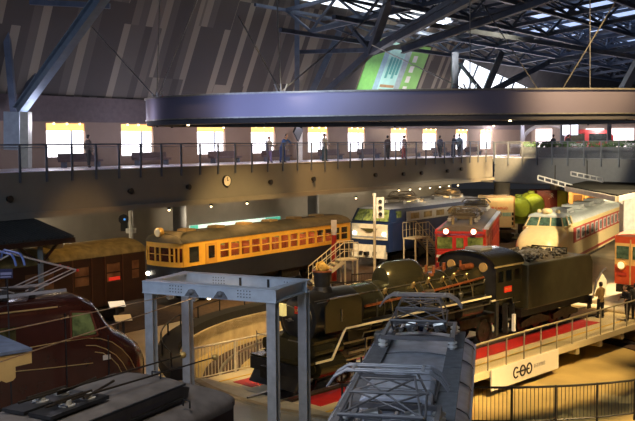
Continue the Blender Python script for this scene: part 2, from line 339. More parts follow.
for f in ((0,1,2,3),(7,6,5,4),(0,4,5,1),(1,5,6,2),(2,6,7,3),(3,7,4,0)): bm.bm.faces.new([v[i] for i in f])
o=struct(place(bm.build('window_30',skym),BO,BR))
bm=MB()
for k in range(10): t0=49.5+k*2.9; bm.beam((t0,6.6,10.9),(t0,6.6-KS*(4.8-.118*(t0-49.5)),15.66-.118*(t0-49.5)),.18,.18)
bm.beam((49.5,6.4-KS*2.2,13.1),(76,6.4-KS*2.2,13.1),.1,.1); bm.build('mullion',steeld,o)
bm=MB(); ps=[(t_,6.6-KS*h-o_,10.86+h) for o_ in(-.3,-.12) for t_,h in((49.3,4.8),(80,1.2),(130,1.2),(130,8),(49.3,8))]; v=bm._v(ps)
for f in ((0,1,2,3,4),(9,8,7,6,5),(0,5,6,1),(1,6,7,2),(2,7,8,3),(3,8,9,4),(4,9,5,0)): bm.bm.faces.new([v[i] for i in f])
struct(place(bm.build('wall_sloping_end',dark),BO,BR))
# banner on the wall
bn=thing('banner','large green and light blue poster banner hung on the striped sloping wall','banner',BO,BR)
for t0,t1,m_,nm in ((34.9,36.9,M('banner_green',(.2,.55,.14),.6,0,.1),'green_panel'),(36.9,37.6,M('banner_blue',(.3,.5,.62),.6),'blue_panel'),(37.6,39.9,M('banner_pale',(.4,.72,.68),.6,0,.12,1),'picture_panel'),(39.9,40.7,M('banner_grey',(.35,.45,.5),.6),'grey_panel'),(40.7,43.3,M('banner_lime',(.25,.55,.15),.6,0,.12,1),'green_panel')):
    slopebox(nm,m_,t0,t1,.3,5.3,.03,.07,bn)
for k in range(3): slopebox('picture_motif',M('motif_brown',(.4,.25,.12),.7),37.8,39.8,1.2+k*.35,1.4+k*.35,.08,.1,bn)
for k in range(4): slopebox('motif_block',M('motif_teal',(.12,.42,.40),.7),38.0+.45*k,38.3+.45*k,2.6+.3*(k%2),4.2,.08,.1,bn)
for k in range(4): slopebox('letter_block',white,41.2,41.8,1.6+k*.8,2.1+k*.8,.08,.1,bn)
# roof space frame
def ZR(u): return 17.2+.1*u
bm=MB()
def seg(a,b,w_): bm.beam(B(*a),B(*b),w_)
for t_ in range(23,125,6):
    prev=None
    for k in range(9):
        u=-.5+k*4; a=(t_,2.5-u,ZR(u)-.3); b=(t_,2.5-u-2,ZR(u+2)-2.0)
        if prev: seg(prev[0],a,.22); seg(prev[1],b,.26); seg(prev[1],a,.14)
        seg(a,b,.14); seg(a,(t_+6,2.5-u-2,ZR(u+2)-2.0),.12); seg((t_+6,2.5-u,ZR(u)-.3),b,.12)
        prev=(a,b)
for k in range(9):
    u=-.5+k*4
    seg((20,2.5-u,ZR(u)-.3),(125,2.5-u,ZR(u)-.3),.18); seg((20,2.5-u-2,ZR(u)-2),(125,2.5-u-2,ZR(u)-2),.26)
struct(bm.build('trim_50',steeld))
bm=MB(); v=bm._v([B(-16,1.2,17.9),B(130,1.2,17.9),B(130,-50,23.0),B(-16,-50,23.0)]); bm.bm.faces.new(v)
v=bm._v([B(-16,1.2,18.1),B(130,1.2,18.1),B(130,-50,23.2),B(-16,-50,23.2)]); bm.bm.faces.new(v); struct(bm.build('ceiling',M('dark_roof_deck',(.03,.035,.05),.8)))
n=60
for (ta,tb,ua,ub) in ((18,41,.2,2.2),(44,47,6,14),(50,53,3,16),(56,58,4,18),(62,64,5,22),(68,70,5,24),(76,78,6,26),(84,87,6,28),(94,97,6,28),(104,108,6,28)):
    bm=MB(); v=bm._v([B(x,2.5-u,ZR(u)+.3) for x,u in((ta,ua),(tb,ua),(tb,ub),(ta,ub))]+[B(x,2.5-u,ZR(u)+.4) for x,u in((ta,ua),(tb,ua),(tb,ub),(ta,ub))])
    for f in ((0,1,2,3),(7,6,5,4),(0,4,5,1),(1,5,6,2),(2,6,7,3),(3,7,4,0)): bm.bm.faces.new([v[i] for i in f])
    struct(bm.build('window_%d'%n,skym if n==60 else skyb)); n+=1
# big steel struts
def strut(n,mat,kind,*segs):
    bm=MB()
    for a,b,w_,h_ in segs: (bm.ibeam if kind=='i' else bm.beam)(P(*a),P(*b),w_,h_)
    struct(bm.build('trim_%d'%n,mat))
strut(70,steelb,'i',((18,112,44),(104,-6,38),.42,.5))
strut(71,steeld,'b',((3,-5,45),(14,112,45),.3,.3),((19,110,46),(70,-6,50),.3,.3),((297,-5,60),(297,94,60),.32,.32),((30,2,44),(110,6,44),.25,.25))
strut(72,steeld,'b',((371,52,55),(318,100,58),.36,.4),((371,52,55),(392,-8,50),.42,.5),((371,52,55),(480,-14,40),.36,.4),((371,52,55),(345,20,58),.22,.22),((372,54,55),(440,34,56),.22,.22),((300,52,62),(371,50,55),.26,.26),((346,18,64),(308,100,64),.42,.42),((346,18,64),(300,20,62),.2,.2))
strut(73,steeld,'i',((396,38,50),(478,-6,40),.3,.4),((402,50,52),(560,-6,44),.3,.36))
strut(74,steeld,'b',((455,52,66),(455,96,66),.45,.45),((484,96,62),(502,52,62),.4,.4),((486,94,62),(548,62,66),.36,.36),((484,92,62),(470,92,66),.3,.3),((484,94,62),(460,64,70),.2,.2),((620,96,60),(640,60,56),.5,.5),((548,62,66),(640,48,60),.3,.3),((400,20,50),(640,58,52),.22,.25))
strut(75,M('pillar_paint',(.3,.36,.42),.6),'b',((14,112,43.5),(14,150,43.5),.75,.75)); strut(76,M('pillar_pale',(.5,.5,.42),.6),'b',((26,112,43),(26,168,43),.38,.6))
strut(77,white,'b',((300,130,64),(300,172,64),.35,.35))
# ---------------- suspended ring ----------------
rg=thing('suspended_ring','huge brushed metal oval ring hung by cables under the roof','ring',(4.3,30.4,8.96))
def ell(a,b,z,n=96): return [(a*math.cos(2*PI*i/n),b*math.sin(2*PI*i/n),z) for i in range(n)]
A_,B_=10.0,4.5
def band(name,mat,a0,b0,a1,b1,z0,z1,**k):
    bm=MB(); bm.loft([ell(a1,b1,z0),ell(a1,b1,z1),ell(a0,b0,z1),ell(a0,b0,z0),ell(a1,b1,z0)],cap=False); bmesh.ops.remove_doubles(bm.bm,verts=bm.bm.verts,dist=1e-5); return bm.build(name,mat,rg,smooth=True,**k)
band('outer_band',ringm,A_-.06,B_-.06,A_,B_,.13,.80)
band('top_rim',steel,A_-.2,B_-.2,A_+.05,B_+.05,.80,.85)
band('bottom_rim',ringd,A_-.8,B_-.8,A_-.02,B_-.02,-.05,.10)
band('lower_lip',steel,A_-.1,B_-.1,A_+.03,B_+.03,.10,.14)
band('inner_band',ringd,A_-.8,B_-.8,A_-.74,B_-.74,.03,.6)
for i in range(16):
    a=2*PI*(i+.35)/16; x,y=(A_-.35)*math.cos(a),(B_-.35)*math.sin(a)
    bm=MB(); bm.cyl((x,y,-.05),(x,y,-.09),.04); bm.build('ring_spotlight',lampm if i%3==0 else black,rg)
def rel(p): return p-Vector((4.3,30.4,8.96))
bm=MB()
L_=rel(P(157,99,33)); C1=rel(P(281,92,27)); C2=rel(P(470,92,27)); 
for a,b in ((L_,rel(P(86,20,40))),(L_,rel(P(160,-6,33))),(L_,rel(P(200,-6,33))),(C1,rel(P(277,-6,27))),(C1,rel(P(238,15,30))),(C1,rel(P(390,0,34))),(C2,rel(P(470,-6,27))),(C2,rel(P(372,45,40))),(rel(P(590,93,27)),rel(P(590,-6,27))),(rel(P(560,93,27)),rel(P(620,-6,27))),(rel(P(540,93,27)),rel(P(480,0,34)))): bm.cyl(a,b,.018,n=5)
bm.build('cable',steel,rg)
bm=MB()
for c in (L_,C1,C2):
    for dx in(-.12,0,.12): bm.cyl(c+Vector((dx*.6,0,-.06)),c+Vector((dx*1.6,0,.24)),.025,n=6)
bm.build('clamp',steel,rg)
# ---------------- balcony furniture ----------------
ck=P(232,181,49.2); t=(ck-BO).dot(BD)
o=thing('wall_clock','round white clock on the balcony front','clock',B(t,0,(ck.z)),BR)
bm=MB(); bm.cyl((0,0,0),(0,-.1,0),.29,n=28); bm.build('clock_face',M('clock_face',(.8,.75,.62),.5),o); bm=MB(); bm.arc((0,0),.28,.31,0,.12,0,2*PI,28); q=bm.build('rim',black,o); q.rotation_euler=(PI/2,0,0)
bm=MB(); bm.beam((0,-.12,0),(0,-.12,.2),.02); bm.beam((0,-.12,0),(.13,-.12,.06),.02); bm.build('hands',ink,o)
def Bpx(px,py,off=0,z=None):
    d=fw+rt*((px-317.5)/FPX)-up*((py-210.5)/FPX); # intersect vertical plane off
    A=BO+BN*off; k=((A-CAMP).dot(BN))/(d.dot(BN)); p=CAMP+d*k; return p
spk=[(9,199),(130,191),(188,187),(270,182),(313,179),(375,175),(403,174),(421,173),(447,171),(461,169)]
for i,(px,py) in enumerate(spk):
    p=Bpx(px,py,-.05); bm=MB(); bm.cyl((0,.05,0),(0,-.12,0),.12,.15,n=16); 
    o=tag(bm.build('speaker_horn',black),'small round black speaker mounted on the balcony front, '+['far left above the brown railcar','left above the signal post','just left of the clock','just right of the clock','above the yellow railcar end','first above the blue locomotive front','second above the blue locomotive','third above the blue locomotive','fourth above the blue locomotive','last before the corner'][i],'speaker'); o.location=p; o.rotation_euler=(0,0,BR)
for i,(px,py) in enumerate(((169,207),(211,199),(247,197),(356,193),(399,187),(410,186),(420,185.5),(430,185),(440,184),(449,183),(458,182))):
    p=Bpx(px,py,.15); p.z=4.98 if i!=3 else 4.7
    g='small downlights under the left-hand balcony edge'
    o=thing('downlight',('small glowing downlight in the row under the balcony above the blue locomotive' if i>3 else 'single warm spotlight under the balcony edge '+['at far left above the yellow railcar front','above the yellow railcar windows','above the middle of the yellow railcar','hanging near the blue locomotive front'][i]),'light',p,0,g)
    bm=MB(); bm.cyl((0,0,.12),(0,0,0),.09); bm.build('housing',black,o); bm=MB(); bm.sph((0,0,-.03),.06,n=8); bm.build('bulb',lampm,o)
    if i in(0,2,5,9): light('SPOT',(p.x,p.y,p.z-.15),130,AMB,(p.x,p.y,0),.1,140)
for i,(px,py,D) in enumerate(((508,177,74),(555,178.5,72),(566,178,72))):
    p=P(px,py,D); o=thing('ceiling_lamp','glowing lamp under the right gallery, '+['beside the first round column','left of the pair over the canopy trusses','right of the pair over the canopy trusses'][i],'light',p)
    bm=MB(); bm.cyl((0,0,.3),(0,0,.05),.12); bm.build('housing',black,o); bm=MB(); bm.sph((0,0,0),.11,n=10); bm.build('bulb',lampm,o)
    if i==0: light('POINT',p-Vector((0,0,.5)),260,WARM,size=.2)
light('POINT',P(600,130,66),200,(.85,.8,1),size=.5); light('POINT',P(530,128,75),300,(.85,.8,1),size=.5)
for x in (-4,4,12,20,28,36,44): light('POINT',B(x,3.2,9.4),150,(.82,.8,1) ,size=.6)  # added cool points without fixtures, brighten the balcony
for x in (2,6.5,16,22,30,36,44): light('POINT',B(x,4.2,4.0),170,(1,.82,.58),size=.4)  # added warm points without fixtures, lift the undercroft wall
for x in (3,9,15): light('POINT',RB(x,9,4.6),120,(1,.8,.5),size=.4)
# long pale lit panel on undercroft wall
a,b=Bpx(190,229,7.1),Bpx(280,217,7.1); o=thing('light_panel','long glowing pale turquoise panel on the wall behind the yellow railcar','sign',a,BR)
L=(b-a).length; bm=MB(); bm.box(0,L,0,.08,-.45,.2); bm.build('lit_face',M('lit_pale_face',(.7,.9,.8),.5,emit=(.75,.95,.82),es=.8),o); bm=MB(); bm.box(0,.7,-.04,-.01,-.45,.2); bm.box(L-1.6,L,-.04,-.01,-.45,.2); bm.build('green_end',M('lit_green',(.1,.6,.4),.5,emit=(.1,.6,.42),es=.5),o)
# benches behind glass
for i,(a,b) in enumerate(wins[1:10]):
    o=thing('bench','low brown bench below balcony window','bench',B((a+b)/2,5.4,7.14),BR,'benches beneath the balcony windows')
    bm=MB(); bm.box(-1.3,1.3,-.25,.25,.3,.42); bm.build('seat',M('bench_brown',(.12,.08,.08),.6),o); bm=MB(); bm.box(-1.3,1.3,.2,.28,.42,.75); bm.build('backrest',M('bench_brown',(.1,.07,.07)),o)
    for s_ in(-1.1,1.1): bm=MB(); bm.box(s_-.05,s_+.05,-.2,.2,0,.3); bm.build('leg',railm,o)
for i,px in enumerate((300,)): pass
# monitor hung over the balcony
p=Bpx(298,131,4); o=thing('hanging_monitor','black screen hung at an angle above the balcony between two windows','screen',p,BR+.5)
bm=MB(); bm.box(-.9,.9,-.06,.06,-.45,.45); q=bm.build('screen',black,o); q.rotation_euler=(.3,.35,0); bm=MB(); bm.cyl((0,0,0),(0,0,1.2),.03); bm.build('bracket',railm,o)
# ================= turntable bridge =================
LX,LY=.14,30.8; LR=R(45)
tt=thing('turntable_bridge','long cream turntable bridge with red strips carrying the black steam engine','turntable',(LX,LY,0),LR)
bm=MB(); bm.box(-3.0,19.4,-3.1,3.7,-.35,-.1); bm.build('deck',deckm,tt)
bm=MB(); bm.box(-3.0,-2.3,-3.0,3.65,-.1,-.06); bm.build('end_kerb',M('kerb_grey',(.5,.46,.34),.6),tt)
for y in(-1.75,1.6): bm=MB(); bm.box(-1.9,16.5,y,y+1.0,-.1,-.085); bm.build('red_strip',redfloor,tt)
for y in(-2.35,2.95): bm=MB(); bm.box(-2.2,19.3,y,y+.08,-.1,-.087); bm.build('yellow_line',yellowl,tt)
bm=MB(); bm.box(-2.2,19.4,-.75,.75,-.1,-.09); bm.build('track_bed',rust,tt)
for y in(-.535,.535): bm=MB(); bm.box(-3,19.4,y-.035,y+.035,-.1,0); bm.build('rail',steel,tt)
bm=MB(); bm.prism([(-3,-.35),(19.4,-.35),(19.2,-.55),(13.5,-.7),(12,-1.0),(4,-1.0),(2.5,-.7),(-2.8,-.55)],-1.4,-1.1); bm.prism([(-3,-.35),(19.4,-.35),(19.2,-.55),(13.5,-.7),(12,-1.0),(4,-1.0),(2.5,-.7),(-2.8,-.55)],1.6,1.9); bm.build('girder',M('girder_grey',(.2,.17,.1),.6),tt)
bm=MB()
for x in range(-2,20,2): bm.box(x,x+.25,-3.05,-1.4,-.62,-.35)
bm.build('bracket',M('bracket_cream',(.5,.42,.24),.6),tt)
for x in(-2.2,18.4):
    for y in(-1.2,1.8): bm=MB(); bm.cyl((x,y-.08,-.78),(x,y+.08,-.78),.2); bm.build('carrier_wheel',steel,tt)
# glass rail near side
bm=MB(); bm.box(4.2,19.3,-3.08,-3.03,.97,1.02); gr=bm.build('glass_barrier',M('barrier_tan',(.4,.36,.24),.5),tt)
k=0
for i in range(13):
    x=4.3+i*1.22; bm=MB(); bm.box(x-.013,x+.013,-3.08,-3.03,-.1,.97); bm.build('post',M('barrier_tan',(.4,.36,.24)),gr)
    if i<12: bm=MB(); bm.box(x+.04,x+1.18,-3.065,-3.05,-.05,.95); bm.build('glass_panel',glassr,gr)
# banner with the emblem
bm=MB(); bm.box(5.55,10.3,-3.2,-3.14,-.85,-.06); bp=bm.build('banner_panel',panelw,tt,'long cream banner with black chain emblem')
def torus(bm,c,R_,r_,a0=0,a1=2*PI,n=24):
    pts=[(c[0]+R_*math.cos(a0+(a1-a0)*i/n),c[1],c[2]+R_*1.15*math.sin(a0+(a1-a0)*i/n)) for i in range(n+1)]; bm.tube(pts,r_,6)
bm=MB(); z=-.45; torus(bm,(7.18,-3.2,z),.17,.035,.9,2*PI-.9); torus(bm,(7.64,-3.2,z),.17,.035); torus(bm,(8.1,-3.2,z),.17,.035); bm.tube([(7.2,-3.2,z),(8.1,-3.2,z)],.035,6); bm.build('emblem',ink,bp)
text('鉄道博物館',.17,inkg,bp,(8.85,-3.203,-.44),(PI/2,0,0))
# far side fence
bm=MB(); bm.cyl((-2.95,3.6,1.1),(19,3.6,1.1),.04,n=8); ff=bm.build('barred_fence',stairm,tt)
bm=MB(); bm.cyl((-2.95,3.6,0),(19,3.6,0),.025,n=6)
for i in range(145): x=-2.95+i*.151; bm.cyl((x,3.6,0),(x,3.6,1.08),.014,n=5)
bm.build('bars',stairm,ff)
for i in range(12): x=-2.9+i*1.95; bm=MB(); bm.box(x-.04,x+.04,3.57,3.64,-.1,1.1); bm.build('post',stairm,ff)
# dark fence on near pit rim
nf=thing('pit_fence','dark grey barred safety fence on the near rim of the turntable pit','fence',(TC[0],TC[1],0))
RFN=10.9
def pf(a,r=RFN): return (r*math.cos(a),r*math.sin(a))
for (a0,a1,hh) in ((R(243),R(262.5),.93),(R(263),R(318),1.12)):
    n=26; pts=[(*pf(a0+(a1-a0)*i/n),hh) for i in range(n+1)]
    bm=MB(); bm.tube(pts,.035,8); bm.build('top_rail',black,nf)
    bm=MB(); bm.tube([(p[0],p[1],.12) for p in pts],.028,6); bm.build('bottom_rail',black,nf)
    bm=MB(); nb=int((a1-a0)*RFN/.115)
    for i in range(nb): a=a0+(a1-a0)*i/nb; bm.cyl((*pf(a),.12),(*pf(a),hh),.011,n=4)
    bm.build('bars',black,nf)
    np_=int((a1-a0)*RFN/1.25)
    for i in range(np_+1): a=a0+(a1-a0)*i/np_; bm=MB(); bm.cyl((*pf(a),-.1),(*pf(a),hh+.04),.035,n=8); bm.build('post',black,nf)
# dark rail round the far pit rim
kf=thing('curved_guard_rail','dark low guard rail curving round the back left rim of the pit','railing',(TC[0],TC[1],0))
bm=MB(); bm.tube([((RP+.8)*math.cos(R(a)),(RP+.8)*math.sin(R(a)),.85) for a in range(60,206,4)],.03,6); bm.build('top_rail',black,kf)
for a in range(60,206,9): bm=MB(); bm.cyl(((RP+.8)*math.cos(R(a)),(RP+.8)*math.sin(R(a)),.32),((RP+.8)*math.cos(R(a)),(RP+.8)*math.sin(R(a)),.85),.035,n=6); bm.build('post',black,kf)
# ================= shared vehicle pieces =================
def wheel(bm,x,y,r,w_=.12,spk=0):
    s=1 if y>0 else -1
    n=28; T0=bm
    # tyre
    ring=[]
    for yy,rr in((y-w_/2,r),(y+w_/2,r),(y+w_/2,r*.84),(y-w_/2,r*.84)): ring.append([(x+rr*math.cos(2*PI*i/n),yy,r+rr*math.sin(2*PI*i/n)) for i in range(n)])
    ring.append(ring[0]); bm.loft(ring,cap=False)
    bm.cyl((x,y-w_/2,r),(x,y+w_/2,r),r*.2,n=12)
    if spk:
        for i in range(spk): a=2*PI*i/spk; bm.beam((x,y,r),(x+r*.85*math.cos(a),y,r+r*.85*math.sin(a)),.05,.05)
    else: bm.cyl((x,y-w_*.2,r),(x,y+w_*.2,r),r*.85,n=20)
def wheelset(root,x,r,g=.56,spk=0,mat=None):
    bm=MB(); wheel(bm,x,-g,r,.13,spk); wheel(bm,x,g,r,.13,spk); bm.cyl((x,-g,r),(x,g,r),.08,n=8); return bm.build('wheelset',mat or blackmetal,root)
def bogie(root,xc,base=1.1,r=.43):
    bm=MB()
    for y in(-.95,.95): bm.prism([(xc-base-.5,.4),(xc-base-.5,.62),(xc-.4,.75),(xc+.4,.75),(xc+base+.5,.62),(xc+base+.5,.4),(xc+.4,.3),(xc-.4,.3)],y-.06,y+.06)
    bm.box(xc-.15,xc+.15,-.95,.95,.4,.8); b=bm.build('bogie',blackmetal,root)
    for s_ in(-1,1): wheelset(b,xc+s_*base,r)
    return b
def panto(root,xc,zb,wd=2.0,hgt=1.2,spread=1.0,mat=None,curve=.25,rods=.03,name='pantograph'):
    mat=mat or galv2
    bm=MB()
    for y in(-.75,.75):
        bm.box(xc-spread-.15,xc+spread+.15,y-.05,y+.05,zb,zb+.08)
    for x in(xc-spread,xc+spread): bm.box(x-.05,x+.05,-.8,.8,zb,zb+.08)
    b=bm.build(name,mat,root)
    for x in(xc-spread,xc+spread):
        for y in(-.75,.75): 
            q=MB(); q.cyl((x,y,zb-.25),(x,y,zb),.07); q.cyl((x,y,zb-.2),(x,y,zb-.16),.12);q.cyl((x,y,zb-.1),(x,y,zb-.06),.12); q.build('insulator',insul,b)
    zk=zb+hgt*.45; zt=zb+hgt
    q=MB()
    for s_ in(-1,1):
        for y in(-.7,.7): q.cyl((xc+s_*spread*.35,y,zb+.08),(xc+s_*spread,y*.95,zk),rods); q.cyl((xc+s_*spread,y*.95,zk),(xc+s_*.18,y*.85,zt-.1),rods*.8)
        q.cyl((xc+s_*spread*.35,-.7,zb+.08),(xc+s_*spread,.66,zk),rods*.6); q.cyl((xc+s_*spread*.35,.7,zb+.08),(xc+s_*spread,-.66,zk),rods*.6)
        q.cyl((xc+s_*spread,-.66,zk),(xc+s_*.18,.6,zt-.1),rods*.6); q.cyl((xc+s_*spread,.66,zk),(xc+s_*.18,-.6,zt-.1),rods*.6)
        q.cyl((xc+s_*spread,-.68,zk),(xc+s_*spread,.68,zk),rods); q.cyl((xc+s_*spread*.35,-.7,zb+.1),(xc+s_*spread*.35,.7,zb+.1),rods*1.4)
    q.build('frame',mat,b)
    q=MB(); h=wd/2
    for s_ in(-1,1):
        pts=[(xc+s_*.18,-h,zt-curve),(xc+s_*.18,-h*.9,zt-curve*.5),(xc+s_*.18,-h*.72,zt),(xc+s_*.18,h*.72,zt),(xc+s_*.18,h*.9,zt-curve*.5),(xc+s_*.18,h,zt-curve)]
        q.tube(pts,.035,6)
    for y in(-.6,0,.6): q.beam((xc-.18,y,zt),(xc+.18,y,zt),.03)
    q.build('contact_bow',mat,b)
    return b
def roofring(x,w_,ze,zr,n=12,zlow=None):
    pts=[(x,w_/2*math.cos(PI*i/n),ze+(zr-ze)*math.sin(PI*i/n)) for i in range(n+1)]
    if zlow is not None: pts=[(x,w_/2,zlow)]+pts+[(x,-w_/2,zlow)]
    return pts
# ================= steam locomotive =================
E_=thing('steam_locomotive','large black steam locomotive with smoke deflectors standing on the turntable bridge','locomotive',(LX,LY,0),LR)
zc=2.42; rb=.82
bm=MB(); bm.cyl((1.2,0,zc),(7.3,0,zc),rb,n=40); bm.cyl((7.3,0,zc),(8.5,0,zc+.05),rb,rb*1.08,n=40)
for x in(2.3,4.6,6.4): bm.cyl((x,0,zc),(x+.07,0,zc),rb+.025,n=40)
bm.build('boiler',boilerm,E_,smooth=True)
bm=MB(); bm.cyl((-1.15,0,zc),(1.2,0,zc),rb+.03,n=40); bm.cyl((-1.2,0,zc),(-1.1,0,zc),rb+.06,n=40); sbx=bm.build('smokebox',black,E_,smooth=True)
bm=MB(); bm.loft([[(-1.2-.28*math.cos(t)*1,.72*math.sin(t)*math.cos(2*PI*i/28),zc+.72*math.sin(t)*math.sin(2*PI*i/28)) for i in range(28)] for t in (R(90),R(65),R(40),R(15),R(3))]); dr=bm.build('smokebox_door',black,sbx,smooth=True)
bm=MB(); bm.cyl((-1.5,0,zc),(-1.62,0,zc),.06); bm.beam((-1.58,-.2,zc),(-1.58,.2,zc),.03); bm.tube([(-1.45,-.6,zc+.25),(-1.6,-.4,zc+.42),(-1.62,0,zc+.5),(-1.6,.4,zc+.42),(-1.45,.6,zc+.25)],.018); bm.build('door_handle',steel,sbx)
bm=MB(); bm.box(-1.62,-1.58,-.78,-.3,2.68,2.92); hp=bm.build('number_plate',redpl,E_,'red number plate')
text('C57 135',.12,M('gold_letter',(.8,.6,.15),.4,.5),E_,(-1.63,-.54,2.8),(PI/2,0,-PI/2),'number_lettering')
bm=MB(); bm.cyl((0,0,zc+.7),(0,0,zc+.95),.42,.3,n=24); bm.cyl((0,0,zc+.9),(0,0,3.8),.27,.29,n=24); bm.cyl((0,0,3.8),(0,0,3.9),.33,.33,n=24); ch=bm.build('chimney',black,E_,smooth=True)
bm=MB(); bm.arc((0,0),.24,.345,3.88,3.93,0,2*PI,24); bm.build('chimney_rim',copper,ch,'copper coloured rim')
bm=MB(); bm.sph((.05,.05,4.0),.22,(1,.8,.8)); bm.tube([(-.25,0,3.93),(-.15,.1,4.15),(.1,.1,4.2),(.25,-.1,3.95)],.05); bm.build('chimney_top_shape',M('tan_shape',(.55,.32,.06),.8,0,.2,8,.3),ch,'tan unidentified shape on top of the chimney')  # unidentified tan shape at the chimney top, built onto it
# dome
rings=[]
for x,k_ in((3.0,.55),(3.05,.8),(3.2,.93),(3.45,1),(4.7,1),(4.95,.93),(5.1,.8),(5.15,.55)):
    rings.append([(x,.55*k_*math.cos(PI*i/16),3.0+.88*k_*max(0,math.sin(PI*i/16))**.8) for i in range(17)])
bm=MB(); bm.loft(rings); bm.build('steam_dome',boilerm,E_,smooth=True)
bm=MB()
for s_ in(-1,1):
    bm.cyl((6.0,s_*.18,3.2),(6.0,s_*.18,3.48),.06); bm.cyl((5.7,s_*.3,3.1),(5.7,s_*.3,3.25),.1)
bm.cyl((6.9,0,3.2),(6.9,0,3.5),.07); bm.cyl((6.4,.25,3.15),(7.3,.25,3.3),.06); bm.cyl((7.6,-.3,3.15),(7.6,-.3,3.55),.05); bm.cyl((7.5,-.5,3.3),(8.1,-.5,3.3),.12); bm.split('safety_valve',copper,E_)
bm=MB()
for s_ in(-1,1):
    z0=3.02
    bm.tube([(-1.0,s_*(rb*.72),z0),(7.8,s_*(rb*.75),z0+.02)],.022)
    for x in range(0,8,2): bm.cyl((x,s_*rb*.62,z0-.05),(x,s_*rb*.75,z0),.02,n=5)
bm.build('handrail',steel,E_)
for s_ in(-1,1):
    bm=MB(); bm.tube([(1.2,s_*(rb+.09),2.62),(3.0,s_*(rb+.09),2.66),(5.6,s_*(rb+.1),2.72),(8.3,s_*(rb+.12),2.85)],.05); bm.build('copper_pipe',copper,E_,'long copper coloured pipe')
    bm=MB(); bm.tube([(2.4,s_*.84,2.3),(7.8,s_*.88,2.35)],.035); bm.tube([(2.6,s_*.8,2.9),(2.6,s_*.92,2.3),(2.6,s_*1.2,2.1)],.03); bm.tube([(4.2,s_*.7,3.0),(4.2,s_*.95,2.4),(4.3,s_*1.1,2.15)],.03); bm.tube([(5.1,s_*.6,3.1),(5.1,s_*.95,2.4),(5.2,s_*1.1,2.15)],.03); bm.build('pipework',blackmetal,E_)
    # running board with white edge
    bm=MB(); bm.box(-.3,8.3,s_*.8 if s_>0 else -1.35,1.35 if s_>0 else -.8,2.08,2.13); bm.build('running_board',black,E_)
    bm=MB(); y=s_*1.37
    pts=[(-1.7,1.2),(-.95,1.2),(-.3,2.13),(8.2,2.13)]
    for a,b in zip(pts,pts[1:]): bm.beam((a[0],y,a[1]),(b[0],y,b[1]),.04,.07)
    bm.beam((8.25,y,1.93),(9.75,y,1.93),.04,.07);bm.beam((9.75,y,1.95),(9.8,y,1.68),.04,.06); bm.beam((9.78,y,1.68),(10.3,y,1.68),.04,.06); bm.build('edge_line',cream_line,E_,'cream edge line')
    # deflector
    bm=MB(); bm.prism([(-1.25,2.1),(-1.25,2.95),(-1.05,3.2),(.35,3.2),(.5,3.05),(.5,2.1)],s_*1.36-.02,s_*1.36+.02); d=bm.build('smoke_deflector',boilerm,E_)
    bm=MB(); bm.beam((-1.05,s_*1.36,3.21),(.38,s_*1.36,3.21),.06,.04); bm.beam((-.9,s_*1.36,3.15),(-.9,s_*.6,2.95),.03); bm.beam((.3,s_*1.36,3.15),(.3,s_*.6,2.95),.03); bm.beam((-.5,s_*1.4,2.4),(-.5,s_*1.4,2.8),.03); bm.build('stay',steel,d)
    # cylinder and rods
    bm=MB(); bm.cyl((-1.55,s_*1.12,.95),(-.35,s_*1.12,.95),.34,n=24); bm.cyl((-1.65,s_*1.1,1.5),(-.3,s_*1.1,1.5),.2,n=20); bm.box(-1.5,-.4,min(s_*.5,s_*1.1),max(s_*.5,s_*1.1),.7,1.8); bm.cyl((-1.62,s_*1.12,.95),(-1.7,s_*1.12,.95),.2); bm.build('cylinder',boilerm,E_,smooth=True)
    bm=MB(); zr=.875
    bm.beam((2.6,s_*.78,zr-.25),(6.4,s_*.78,zr-.25),.06,.13); bm.beam((.9,s_*.9,.95),(4.5,s_*.9,zr-.25),.06,.12); bm.beam((-.35,s_*1.12,.95),(1.0,s_*1.0,.95),.07,.07); bm.beam((.2,s_*1.0,1.15),(1.5,s_*1.0,1.15),.06,.08); bm.beam((-.2,s_*1.0,1.5),(1.2,s_*.98,1.5),.04,.06); bm.beam((1.2,s_*.98,1.5),(2.9,s_*.98,1.45),.04,.08); bm.beam((1.1,s_*1.02,1.55),(1.1,s_*1.02,.8),.04,.06); bm.beam((2.9,s_*.98,1.8),(2.9,s_*.98,1.1),.05,.1); bm.beam((2.9,s_*1.0,1.1),(4.3,s_*.98,.9),.04,.06)
    bm.build('connecting_rods',steel,E_)
    bm=MB(); bm.beam((2.0,s_*.75,1.9),(3.4,s_*.75,1.9),.5,.12); bm.cyl((3.6,s_*1.05,1.75),(4.9,s_*1.05,1.75),.22,n=16); bm.box(5.4,6.0,s_*1.05-.15,s_*1.05+.15,1.55,2.08); bm.cyl((6.4,s_*1.05,1.7),(7.8,s_*1.05,1.7),.25,n=16); bm.box(.1,.5,s_*1.0-.12,s_*1.0+.12,1.6,2.08); bm.tube([(-.3,s_*1.25,2.0),(2,s_*1.25,1.95),(8,s_*1.25,1.95)],.03); bm.split('air_tank',blackmetal,E_)
    bm=MB(); bm.box(8.6,8.8,s_*1.3-.04,s_*1.3+.04,.45,1.9); bm.box(9.4,9.9,s_*1.25-.12,s_*1.25+.12,.5,.55); bm.box(9.4,9.9,s_*1.25-.12,s_*1.25+.12,.95,1.0); bm.box(9.38,9.42,s_*1.25-.12,s_*1.25+.12,.45,1.7); bm.box(9.88,9.92,s_*1.25-.12,s_*1.25+.12,.45,1.7); bm.build('cab_step',black,E_)
bm=MB(); bm.box(-2.1,9.9,-.55,.55,.75,1.15); bm.box(-.2,8.5,-.45,.45,1.15,1.7); bm.build('frame',blackmetal,E_)
bm=MB(); bm.box(-2.2,-2.05,-1.3,1.3,.7,1.12); bm.prism([(-2.2,.7),(-2.45,.35),(-2.35,.3),(-1.9,.7)],-1.1,1.1); bb=bm.build('buffer_beam',black,E_)
